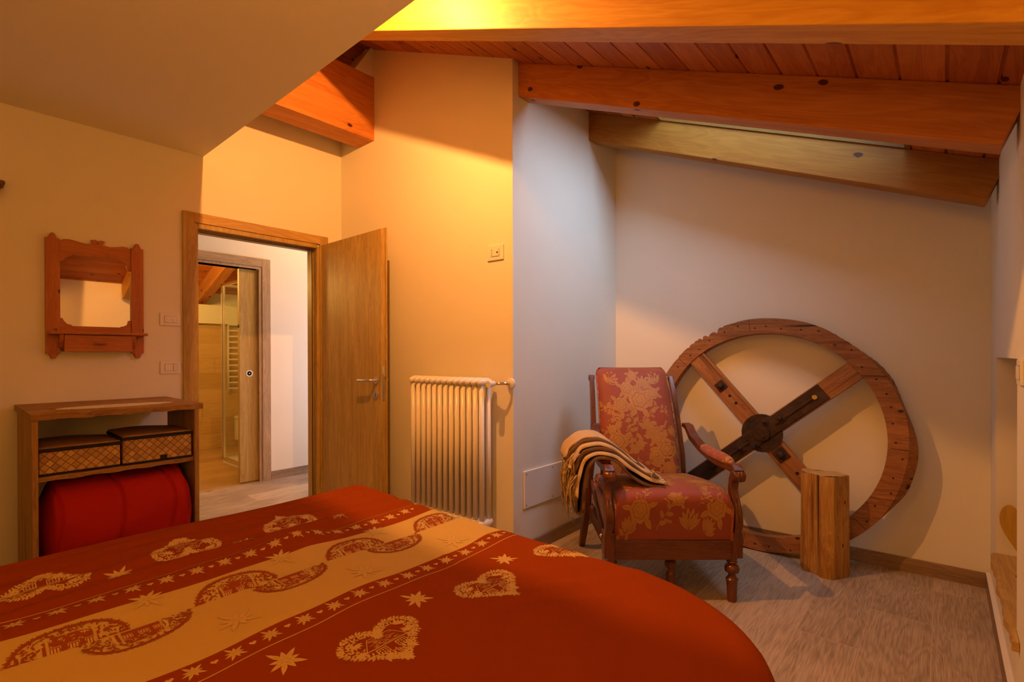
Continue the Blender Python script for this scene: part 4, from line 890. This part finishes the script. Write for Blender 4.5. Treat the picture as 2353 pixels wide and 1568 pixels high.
for k_ in range(16): items.append(('spray', random.uniform(-.25,.25), random.uniform(.03,.6), random.uniform(.07,.11), random.uniform(0,6.2)))
floral(m, seatP, items, 5)
seat = m.build('seat_cushion', ['dam_red','dam_gold'], ac, smooth=True, auto=70)
m = MB()
for sx in (-1,1):
    ed = [vs[i*(nx+1)+(0 if sx < 0 else nx)] for i in range(0, ny+1)]
    m.tube([(x+sx*.001,y,z) for x,y,z in ed], .0045, 6)
m.build('seat_piping', 'damask', seat, smooth=True)
# back cushion
m = MB(); nx, nz = 28, 36; vs = []
def back_pt(u_, t_, front):
    zc = .505+.645*t_; yc = .500+.06*t_+.20*t_*t_
    half = (.238-.012*t_)*(1-(.10*((t_-.93)/.07)**2 if t_ > .93 else 0))
    edge = (1-abs(u_)**6)**.5 if abs(u_) < 1 else 0
    te = 1
    if t_ > .93: te = math.sqrt(max(0, 1-((t_-.93)/.07)**2))
    th = (.058 if front else -.035)*edge*te
    x = BX+half*u_
    return (x, yc-th+(.012*u_*u_ if front else 0), zc)
for fr_ in (1, 0):
    for i in range(nz+1):
        for j in range(nx+1): vs.append(back_pt(-1+2*j/nx, i/nz, fr_))
W_ = nx+1; B_ = (nz+1)*W_
fs = []
for b0 in (0, B_): fs += [(b0+i*W_+j, b0+i*W_+j+1, b0+(i+1)*W_+j+1, b0+(i+1)*W_+j) for i in range(nz) for j in range(nx)]
for i in range(nz):
    for j in (0, nx): fs.append((i*W_+j, (i+1)*W_+j, B_+(i+1)*W_+j, B_+i*W_+j))
for j in range(nx):
    for i in (0, nz): fs.append((i*W_+j, i*W_+j+1, B_+i*W_+j+1, B_+i*W_+j))
m.add(vs, fs)
def backP(a, b, off):
    p = back_pt(max(-.97, min(.97, a/.235)), max(0, min(.995, b/.66)), 1); return (p[0], p[1]-off, p[2]+off*.3)
items = [('rose',.015,.46,.070,.3),('rose',-.10,.43,.050,1.0),('rose',-.055,.53,.045,.2),('rose',.105,.50,.040,.7),('rose',-.01,.61,.032,.4),('acanthus',.04,.53,.09,1.2),('acanthus',-.17,.56,.09,1.0),('acanthus',.14,.56,.085,2.0),
         ('spray',-.01,.39,.16,-1.4),('spray',.02,.36,.15,-.9),('spray',-.17,.47,.12,-1.5),('rose',-.135,.215,.060,.5),('rose',.10,.235,.042,.2),('rose',.155,.17,.065,.6),('rose',.06,.30,.032,.6),('acanthus',.05,.10,.10,.4),
         ('spray',-.05,.15,.13,1.9),('spray',-.19,.33,.12,1.0),('spray',.19,.36,.10,2.1),('spray',.0,.02,.13,.6),('rose',.165,.055,.045,.1),('rose',-.16,.06,.045,.1),('acanthus',-.03,.03,.07,1.2),('rose',.0,.20,.025,.1)]
for k_ in range(14): items.append(('spray', random.uniform(-.19,.19), random.uniform(.03,.6), random.uniform(.07,.10), random.uniform(0,6.2)))
floral(m, backP, items, 9)
back = m.build('back_cushion', ['dam_red','dam_gold'], ac, smooth=True, auto=75)
m = MB(); 
for sx in (-1, 1): m.tube([back_pt(sx*.985, k/24, 1) for k in range(23)], .005, 6)
m.build('back_piping', 'damask', back, smooth=True)

# ------------------------------------------------------------------ throw over the left arm (folded, fringed)
th_ = thing('throw_blanket', 'folded tan and brown striped knitted throw draped over the left chair arm', 'blanket', AC, AR)
def catmull(P_, per=8):
    out = []; P_ = [Vector(p) for p in P_]; Q = [P_[0]]+P_+[P_[-1]]
    for i in range(1, len(Q)-2):
        for k in range(per):
            t_ = k/per; a, b2, c, d = Q[i-1], Q[i], Q[i+1], Q[i+2]
            out.append(.5*((2*b2)+(-a+c)*t_+(2*a-5*b2+4*c-d)*t_*t_+(-a+3*b2-3*c+d)*t_**3))
    out.append(P_[-1]); return out
layers = [
 # (points x,z ; y0,y1 ; thickness)
 ([(-.02,.585),(-.10,.603),(-.19,.655),(-.27,.715),(-.345,.735),(-.42,.715),(-.455,.64),(-.47,.56),(-.475,.50)], .02, .27, .016),
 ([(-.05,.602),(-.12,.625),(-.20,.680),(-.28,.738),(-.35,.756),(-.43,.738),(-.475,.66),(-.49,.60)], .035, .28, .016),
 ([(-.08,.622),(-.14,.648),(-.21,.702),(-.29,.758),(-.36,.775),(-.44,.757),(-.49,.69),(-.505,.655)], .06, .30, .015),
 ([(-.11,.640),(-.16,.668),(-.22,.720),(-.30,.774),(-.365,.790),(-.44,.774),(-.495,.72),(-.512,.665)], .10, .32, .013),
 ([(-.14,.660),(-.18,.688),(-.24,.738),(-.31,.788),(-.37,.802),(-.44,.788),(-.498,.74),(-.52,.69)], .145, .34, .012),
 ([(-.03,.565),(-.12,.578),(-.20,.625),(-.265,.69),(-.34,.715),(-.40,.69),(-.43,.60),(-.44,.50),(-.445,.45),(-.46,.432),(-.475,.45),(-.475,.52)], .01, .25, .014)]
for li, (pp, y0, y1, tk) in enumerate(layers):
    path = catmull([(x, 0, z) for x, z in pp], 6)
    nv = 49; m = MB(); vs = []; uvs = []
    Lc = 0
    for i, p in enumerate(path):
        tan = (path[min(i+1,len(path)-1)]-path[max(i-1,0)]).normalized(); nr = Vector((-tan.z, 0, tan.x)) * -1
        if nr.z < 0 and i < len(path)*.45: nr = -nr
        if i: Lc += (p-path[i-1]).length
        wob = .006*math.sin(i*.8+li)
        for j in range(nv):
            f_ = j/(nv-1); rib = abs(math.sin(f_*(y1-y0)*math.pi/.0255))
            vs.append(p+nr*(tk*.5*rib**.6+.0)+Vector((0, y0+(y1-y0)*f_+wob, 0))); uvs.append((Lc, f_*(y1-y0)/.0255))
    nr_ = len(path); base_n = len(vs)
    for i, p in enumerate(path):
        tan = (path[min(i+1,len(path)-1)]-path[max(i-1,0)]).normalized(); nr = Vector((-tan.z, 0, tan.x)) * -1
        wob = .006*math.sin(i*.8+li)
        for j in range(nv): f_ = j/(nv-1); vs.append(p-nr*tk*.5+Vector((0, y0+(y1-y0)*f_+wob, 0))); uvs.append(uvs[i*nv+j])
    fs = []
    for b0 in (0, base_n): fs += [(b0+i*nv+j, b0+i*nv+j+1, b0+(i+1)*nv+j+1, b0+(i+1)*nv+j) for i in range(nr_-1) for j in range(nv-1)]
    fs += [(i*nv+j, (i+1)*nv+j, base_n+(i+1)*nv+j, base_n+i*nv+j) for i in range(nr_-1) for j in (0, nv-1)]
    fs += [(i*nv+j, i*nv+j+1, base_n+i*nv+j+1, base_n+i*nv+j) for i in (0, nr_-1) for j in range(nv-1)]
    m.add(vs, fs); o = m.build('fold', 'throw' if li % 2 == 0 else 'throw_gap_shade', th_, smooth=True, auto=60)
    ul = o.data.uv_layers.new(name='UVMap')
    for lp in o.data.loops: ul.data[lp.index].uv = uvs[lp.vertex_index]
m = MB()
for k in range(46):
    y = .02+.28*random.random(); x0 = -.50+random.uniform(-.012,.03); z0 = random.choice([.66,.60,.57,.70])+random.uniform(-.02,.03)
    ln = random.uniform(.10,.20); dx = random.uniform(-.03,.015); dy = random.uniform(-.015,.015)
    m.tube([(x0+.02,y,z0+.02),(x0-.008+dx*.3,y+dy*.3,z0-.02),(x0-.012+dx*.8,y+dy,z0-ln*.6),(x0+dx,y+dy*1.3,z0-ln)], [.004,.0038,.0036,.003], 6)
m.build('fringe', 'fringe', th_, smooth=True)
m = MB(); m.tube([(-.07+.028*math.cos(a)-.0, .02+.006*math.sin(a), .622+.018*math.sin(a)) for a in [k*.5 for k in range(13)]]+[(-.02,.015,.60)], .003, 6); m.build('loose_tassel', 'fringe', th_, smooth=True)

# ------------------------------------------------------------------ niche board and heart
m = MB(); n = 30; vs = []
for k in range(n+1):
    y = 2.285+(3.253-2.285)*k/n; x = .170+.004*math.sin(k*.7)+.003*math.sin(k*1.9)
    if k == n: x += .008
    vs += [(x, y, .268), (x+.0, y, .300), (.56 if y > NY0 else RW-.001, y, .300), (.56 if y > NY0 else RW-.001, y, .268)]
m.add(vs, [(k*4+j, k*4+(j+1)%4, (k+1)*4+(j+1)%4, (k+1)*4+j) for k in range(n) for j in range(4)]+[(0,1,2,3),(n*4+3,n*4+2,n*4+1,n*4)])
tag(m.build('sill_board', 'sill', bevel=.003), 'rough knotty pine board forming the sill of the low wall niche', 'board')
hp = []
for k in range(48):
    a = 2*math.pi*k/48; x = math.sin(a)**3*16; z = 13*math.cos(a)-5*math.cos(2*a)-2*math.cos(3*a)-math.cos(4*a); hp.append((x/17*.072, (z+17)/29*.245))
m = MB(); m.prism(hp, -.011, .011, axes=(0,2,1)); o = m.build('heart_board', 'heartw', bevel=.004); o.location = (.266, 3.17, .3015); o.rotation_euler = (math.radians(-8),0,0)
tag(o, 'yellow wooden heart shaped board standing on the niche sill', 'board')

# ------------------------------------------------------------------ bed
BXL, BXR, BYF, BYH, BZ = -2.215, -0.215, 1.405, -0.95, .60
def interp(tab, y):
    if y <= tab[0][0]: return tab[0][1]
    for (a, va), (b2, vb) in zip(tab, tab[1:]):
        if y <= b2: f_ = (y-a)/(b2-a); f_ = f_*f_*(3-2*f_); return va+(vb-va)*f_
    return tab[-1][1]
def bump(x, y, cx, cy, sx, sy, h): return h*math.exp(-((x-cx)/sx)**2-((y-cy)/sy)**2)
def top_z(x, y):
    z = 0.0
    if x < -1.455: z -= .042*math.exp(-(( -1.455-x)/.05)**1.2)
    elif x < -1.43: z -= .042*(1-((x+1.455)/.025))**2
    z += bump(x,y,-1.66,.80,.07,.10,.030)+bump(x,y,-1.70,.98,.05,.06,-.010)
    z += bump(x,y,-1.86,.66,.10,.16,-.010)+bump(x,y,-1.92,.46,.05,.20,.010)
    z += bump(x,y,-1.19,1.27,.09,.07,.010)+bump(x,y,-1.16,1.02,.12,.10,-.008)+bump(x,y,-1.15,.62,.15,.2,.006)
    z += .004*math.sin(3.1*x+2.2*y)+.003*math.sin(7*y-2*x)+.0025*math.sin(11*x+4*y)
    if x < -1.60: z += .006*math.sin(x*58+2.2*math.sin(y*2.1)+y*3)*math.exp(-((x+1.85)/.22)**2)+.002*math.sin(x*110-y*6)*math.exp(-((x+2.0)/.15)**2)
    if x > -1.05: z += .0050*math.sin((x*.8+y*.6)*30+1.5*math.sin(x*5))*math.exp(-((x+.55)/.3)**2)+.0030*math.sin((x-y*.5)*55)*math.exp(-((x+.8)/.2)**2-((y-1.1)/.3)**2)
    # fold creases pressed in from the packet
    z += .003*math.exp(-abs(y-(1.07+.10*(x+1.2)))/.012)*(1 if x > -1.33 else 0)+.002*math.exp(-abs(x+.62+.04*y)/.008)
    z += .0022*math.exp(-abs(y-.55-.02*math.sin(9*x))/.01)*(1 if x < -1.7 else 0)
    return z
RC_R, RC_L, FR = .46, .09, .075
def bed_pt(x, y, off=0.0):
    """map flat cloth coordinates to the draped surface"""
    rr = RC_R if x > -1.2 else RC_L
    xl, xr, yt = BXL+FR, BXR-FR, BYF-FR
    r2 = max(rr-FR, .01)
    cx = min(max(x, xl+r2), xr-r2) ; cy = min(y, yt-r2)
    dx, dy = x-cx, y-cy
    if (x > xl+r2 and x < xr-r2): dx = 0
    dist = math.hypot(dx, dy) if dy > 0 else abs(dx)
    if dy <= 0: dy = 0
    z = BZ+top_z(x, y)
    if dist <= r2: return Vector((x, y, z+off))
    nx_, ny_ = dx/dist, dy/dist; d = dist-r2; ox, oy = cx+nx_*r2, cy+ny_*r2
    arc = FR*math.pi/2
    if d < arc: h = FR*math.sin(d/FR); drop = FR*(1-math.cos(d/FR)); no = math.cos(d/FR); nh = math.sin(d/FR)
    else:
        e = d-arc; ang_ = math.atan2(dy, dx) if rr > .2 else 0
        rip = .018*min(1, e/.2)*math.sin((ox*1.0-oy)*14+ang_*9)
        h = FR+rip+.02*min(1, e/.3); drop = FR+e; no = 0; nh = 1
    zz = BZ+top_z(ox, oy)*max(0, 1-d*4)-drop
    return Vector((ox+nx_*(h+off*nh), oy+ny_*(h+off*nh), zz+off*no))
YE_L = [(0,0),(.22,.045),(.42,.045),(.70,.045),(.82,0),(1.06,.03),(1.36,-.03)]
def edgeL(y): return -1.585+.25*(interp(YE_L, y))+.004*math.sin(y*17)
YE_R = [(.27,.02),(.39,.022),(.58,.005),(.84,-.015),(1.05,-.030),(1.4,-.033)]
def edgeR(y): return -1.190+.8*interp(YE_R, y)+.003*math.sin(y*23)
HANG = .46
x_lo, x_hi, y_hi = BXL-HANG, BXR+HANG, BYF+HANG
def cols(a, b_, st): n_ = max(1, round((b_-a)/st)); return [a+(b_-a)*k/n_ for k in range(n_)]
U = cols(x_lo, -1.585, .012)
iL = len(U); U += cols(-1.585, -1.470, .012); U += cols(-1.470, -1.425, .004); U += cols(-1.425, -1.190, .012); iR = len(U); U += cols(-1.190, x_hi, .012)+[x_hi]
V = cols(BYH, y_hi, .014)+[y_hi]
def warp(x, y):
    wl = math.exp(-((x+1.585)/.05)**2); wr = math.exp(-((x+1.190)/.05)**2)
    return x+wl*(edgeL(y)+1.585)+wr*(edgeR(y)+1.190)
m = MB(); vs = [bed_pt(warp(x, y), y) for y in V for x in U]; W_ = len(U)
fs = []; mis = []
for i in range(len(V)-1):
    for j in range(W_-1):
        fs.append((i*W_+j, i*W_+j+1, (i+1)*W_+j+1, (i+1)*W_+j)); mis.append(1 if iL <= j < iR else 0)
m.add(vs, fs); m.mi = mis
OFF = .0007
def poly(pts, mi, off=OFF):
    """fan polygon printed on the cloth; pts in cloth coordinates"""
    o_ = len(m.v); m.v += [bed_pt(x, y, off) for x, y in pts]; m.f.append(tuple(range(o_, o_+len(pts)))); m.mi.append(mi)
def strip(path, hw, mi, off=OFF):
    o_ = len(m.v)
    for k, (x, y) in enumerate(path):
        x0, y0 = path[max(k-1,0)]; x1, y1 = path[min(k+1,len(path)-1)]; l_ = math.hypot(x1-x0, y1-y0) or 1
        nx_, ny_ = -(y1-y0)/l_*hw, (x1-x0)/l_*hw
        m.v += [bed_pt(x+nx_, y+ny_, off), bed_pt(x-nx_, y-ny_, off)]
    for k in range(len(path)-1): m.f.append((o_+2*k, o_+2*k+1, o_+2*k+3, o_+2*k+2)); m.mi.append(mi)
def petal(cx, cy, a, r0, r1, w_, mi, off=OFF):
    c, s_ = math.cos(a), math.sin(a); out = []
    for t_, ww in ((0,.25),(.25,.8),(.5,1),(.75,.62),(1,0),(.75,-.62),(.5,-1),(.25,-.8),(0,-.25)):
        rr = r0+(r1-r0)*t_; out.append((cx+c*rr-s_*w_*ww, cy+s_*rr+c*w_*ww))
    poly(out, mi, off)
def edelweiss(cx, cy, R_, mi, ghost=False, ph=0.0, flip=1):
    angs = [0, 42, 78, 118, 160, 200, 236, 282, 322]; lens = [1,.72,.95,.62,.9,.7,1.05,.66,.85]
    for a, l_ in zip(angs, lens):
        aa = math.radians(a+ph)*flip
        if ghost:
            petal(cx, cy, aa, 0, R_*l_*1.0, R_*.130, 4, OFF); petal(cx, cy, aa, R_*.02, R_*l_*.975, R_*.112, 5, OFF+.0002)
        else:
            petal(cx, cy, aa, 0, R_*l_, R_*.125, mi, OFF); strip([(cx+math.cos(aa)*R_*l_*t_, cy+math.sin(aa)*R_*l_*t_) for t_ in (.25,.6)], R_*.008, 4, OFF+.0002)
    for k in range(5):
        a = k*math.pi*2/5; petal(cx+R_*.10*math.cos(a), cy+R_*.10*math.sin(a), a, 0, R_*.13, R_*.05, 4, OFF+.0003)
        petal(cx+R_*.10*math.cos(a), cy+R_*.10*math.sin(a), a, R_*.02, R_*.10, R_*.03, 2, OFF+.0004)
def small_heart(cx, cy, s_, mi, up=0.0):
    pts = []
    for k in range(14):
        a = 2*math.pi*k/14; x = math.sin(a)**3*16; z = 13*math.cos(a)-5*math.cos(2*a)-2*math.cos(3*a)-math.cos(4*a); x, z = x/17*s_, z/17*s_
        pts.append((cx+x*math.cos(up)-z*math.sin(up), cy+x*math.sin(up)+z*math.cos(up)))
    poly(pts, mi)
# thin cream line and the row of little edelweiss on both borders
ys = [BYH+.02*k for k in range(int((1.62-BYH)/.02))]
strip([(edgeR(y)+.073+.004*math.sin(y*26), y) for y in ys], .0016, 2); strip([(edgeL(y)-.115+.008*math.sin(y*9), y) for y in ys], .0016, 2)
k = -12
for k in range(-12, 17):
    y = .337+.0793*k
    if y > 1.55: break
    edelweiss(edgeR(y)+.033, y, .029, 2, ph=-30); small_heart(edgeR(y+.04)+.031, y+.040, .0085, 2, up=math.pi/2)
    y = .121+.0755*k
    edelweiss(edgeL(y)-.075, y, .029, 2, ph=150); small_heart(edgeL(y+.038)-.072, y+.038, .0085, 2, up=math.pi/2)
for k in range(-4, 4):
    edelweiss(-1.038, .477+.3437*k, .048, 2, ph=-30); edelweiss(-1.805, .348+.345*k, .045, 2, ph=150)
    edelweiss(-1.279, .473+.3475*k, .058, 2, ghost=True, ph=-30); edelweiss(-1.568, .360+.345*k, .050, 2, ghost=True, ph=150)
# heart wreaths
def heart_xy(a):
    x = math.sin(a)**3*16; z = 13*math.cos(a)-5*math.cos(2*a)-2*math.cos(3*a)-math.cos(4*a); return x/17, (z+2.5)/17
rnd = random.Random(3)
def wreath(cx, cy, w_, h_, up, mi=2):
    """up=-1: heart top points to -X ; +1: to +X"""
    def T(p, q): return (cx+up*q*h_, cy+p*w_*(-up))
    for band, nk, L1 in ((.93, 46, .0125), (.76, 34, .0115)):
        pts = [heart_xy(2*math.pi*k/nk) for k in range(nk)]
        for k, (p, q) in enumerate(pts):
            p2, q2 = pts[(k+1) % nk]; x, y = T(p*band, q*band); x2, y2 = T(p2*band, q2*band); a = math.atan2(y2-y, x2-x); dd = math.hypot(x2-x, y2-y)
            if dd < .0012: continue
            if band > .9: strip([(x,y),((x+x2)/2,(y+y2)/2),(x2,y2)], .0009, mi)
            s_ = rnd.uniform(.8,1.2)
            for da in ((.7,-.7) if k % 2 else (1.1,-1.1,.2)): petal(x, y, a+da+rnd.uniform(-.15,.15), .001, L1*s_, .0027, mi)
            if dd > .008: petal((x+x2)/2, (y+y2)/2, a+.95, .001, .0105*s_, .0024, mi); petal((x+x2)/2, (y+y2)/2, a-.95, .001, .0105*s_, .0024, mi)
            if k % 8 == 3:
                for g in range(7): petal(x, y, g*math.pi*2/7, .002, .010, .0029, mi, OFF+.0001)
                small_heart(x, y, .0028, 0)
    # sprigs inside
    for p, q, a0 in ((-.55,.45,.3),(.55,.45,2.6),(-.62,.1,0),(.62,.1,3.1),(-.1,-.62,1.5),(.25,-.45,1.9),(-.3,-.40,1.0)):
        x, y = T(p, q)
        for g in range(5): petal(x, y, a0+g*.55-1.1, .0, .020, .0036, mi)
    # chalet: roof, hatched, facade with windows, bushes
    def P(l_): return [T(p, q) for p, q in l_]
    strip(P([(-.50,.02),(-.28,.42),(.28,.42),(.50,.02)]), .0011, mi)
    strip(P([(-.50,.02),(.50,.02)]), .0016, mi)
    for g in range(80):
        q = .05+.35*(g % 6)/6+rnd.uniform(0,.03); p0 = rnd.uniform(-.40+.2*(q), .30-.2*q); l_ = rnd.uniform(.03,.10)
        strip(P([(p0,q),(p0+l_,q)]), .0007, mi)
    for p0 in (-.34, .12):
        strip(P([(p0,-.05),(p0+.24,-.05),(p0+.24,-.25),(p0,-.25),(p0,-.05)]), .0018, mi)
        for g in range(3):
            for e in range(2): poly(P([(p0+.04+g*.065,-.09-e*.08),(p0+.075+g*.065,-.09-e*.08),(p0+.075+g*.065,-.14-e*.08),(p0+.04+g*.065,-.14-e*.08)]), mi)
    for g in range(70):
        p = rnd.uniform(-.42,.42); q = -.30-rnd.random()*.18+.12*abs(p); x, y = T(p, q)
        petal(x, y, rnd.uniform(0,6.28), 0, rnd.uniform(.004,.009), .0017, mi)
    for g in range(40):
        p = rnd.choice((-1,1))*rnd.uniform(.46,.62); q = rnd.uniform(-.08,.22); x, y = T(p, q); petal(x, y, rnd.uniform(0,6.28), 0, rnd.uniform(.004,.010), .0018, mi)
for k in range(-3, 3):
    wreath(-.930, .657+.3445*k, .106, .100, -1); wreath(-1.892, .195+.3415*k, .104, .100, 1)
# rust half-hearts on both sides of the centre fold
def half_heart(yc, side, half=.100, depth=.100):
    """side=-1: on the far cloth, edge towards the fold ; +1 near cloth"""
    x_in = -1.462 if side < 0 else -1.424
    def T(p, q): return (x_in+side*q*depth, yc+p*half)
    def lim(p): return max(0, 1-abs(p)**2.3)**.5*(1 if side < 0 else (1-.12*p))
    # solid ground
    n_ = 22; pr = [-.80+1.60*k/n_ for k in range(n_+1)]
    o_ = len(m.v)
    for p in pr:
        for e in range(6): q = e/5*lim(p)*.66; x, y = T(p*.75, q); m.v.append(bed_pt(x, y, OFF))
    for k_ in range(n_):
        for e in range(5):
            if abs(pr[k_]) < .62 and not (.50 < abs(pr[k_]) < .56): m.f.append((o_+k_*6+e, o_+k_*6+e+1, o_+(k_+1)*6+e+1, o_+(k_+1)*6+e)); m.mi.append(3)
    # windows in cream
    for p0 in (-.34,-.04,.24):
        for a_, b2, c, d in ((p0,p0+.18,.18,.36),):
            strip([T(a_,c),T(b2,c),T(b2,d),T(a_,d),T(a_,c)], .0010, 2, OFF+.0002)
            for g in range(3): strip([T(a_+.04+g*.05,c+.03),T(a_+.04+g*.05,d-.03)], .0016, 2, OFF+.0002)
    for g in range(30): p = rnd.uniform(-.42,.42); q = rnd.uniform(.42,.62); x, y = T(p,q); petal(x, y, rnd.uniform(0,6.28), 0, .007, .0012, 2, OFF+.0002)
    for sgn in (-1,1): strip([T(sgn*.47,.02),T(sgn*.49,.3),T(sgn*.44,.52)], .0028, 2, OFF+.0003)
    # leafy rim
    prev = None
    for k_ in range(64):
        p = -1+2*k_/63; q = lim(p)*.92; x, y = T(p*.97, q)
        a = math.atan2(side*(lim(min(1,p+.05))-lim(p)) and 1, 1) if False else 0
        dirx = side; ang0 = math.atan2(p*1.0, side*max(.25, lim(p)))
        for da in (-.9,-.1,.8): petal(x-side*.006, y, ang0+da+rnd.uniform(-.2,.2), 0, rnd.uniform(.010,.015), .0021, 3)
    for g in range(300):
        p = rnd.uniform(-.95,.95); q = rnd.uniform(.0,.86)*lim(p)
        if abs(p) < .5 and q < .64: continue
        x, y = T(p, q); petal(x, y, rnd.uniform(0,6.28), 0, rnd.uniform(.006,.013), rnd.uniform(.0014,.0026), 3)
    for sgn in (-1, 1):
        if side < 0:
            x, y = T(sgn*.86, .12)
            for g in range(9): petal(x, y, g*math.pi*2/9, .003, .016, .0045, 3, OFF+.0002)
for yc in (-.55,-.17, .20, .555, .925, 1.28): half_heart(yc, -1, .108, .100)
for yc in (-.40,-.04, .310, .665, 1.02): half_heart(yc, 1, .103, .095)
def catpath(): pass
cover = MB(); cover = m
co = cover.build('bedspread', ['bed_red','bed_cream','print_cream','print_rust','print_olive','print_ghost'], smooth=True)
tag(co, 'rust red bedspread with cream centre stripe, hearts and edelweiss print covering the bed', 'bedspread')
bd = thing('bed', 'wide bed with mattress hidden under the red printed bedspread', 'bed', (BXL, BYH, 0))
mm_ = MB(); mm_.box((.14, .10, .30), (BXR-BXL-.14, BYF-BYH-.14, .555)); mm_.build('mattress', 'mattress', bd, bevel=.04, segs=4)
mm_ = MB(); mm_.box((.14, .10, .10), (BXR-BXL-.14, BYF-BYH-.16, .30)); mm_.build('base', 'shelfv', bd, bevel=.01)
for ix in (.25, BXR-BXL-.3):
    for iy in (.2, BYF-BYH-.4): mm_ = MB(); mm_.box((ix, iy, 0), (ix+.06, iy+.06, .10)); mm_.build('leg', 'shelfv', bd)
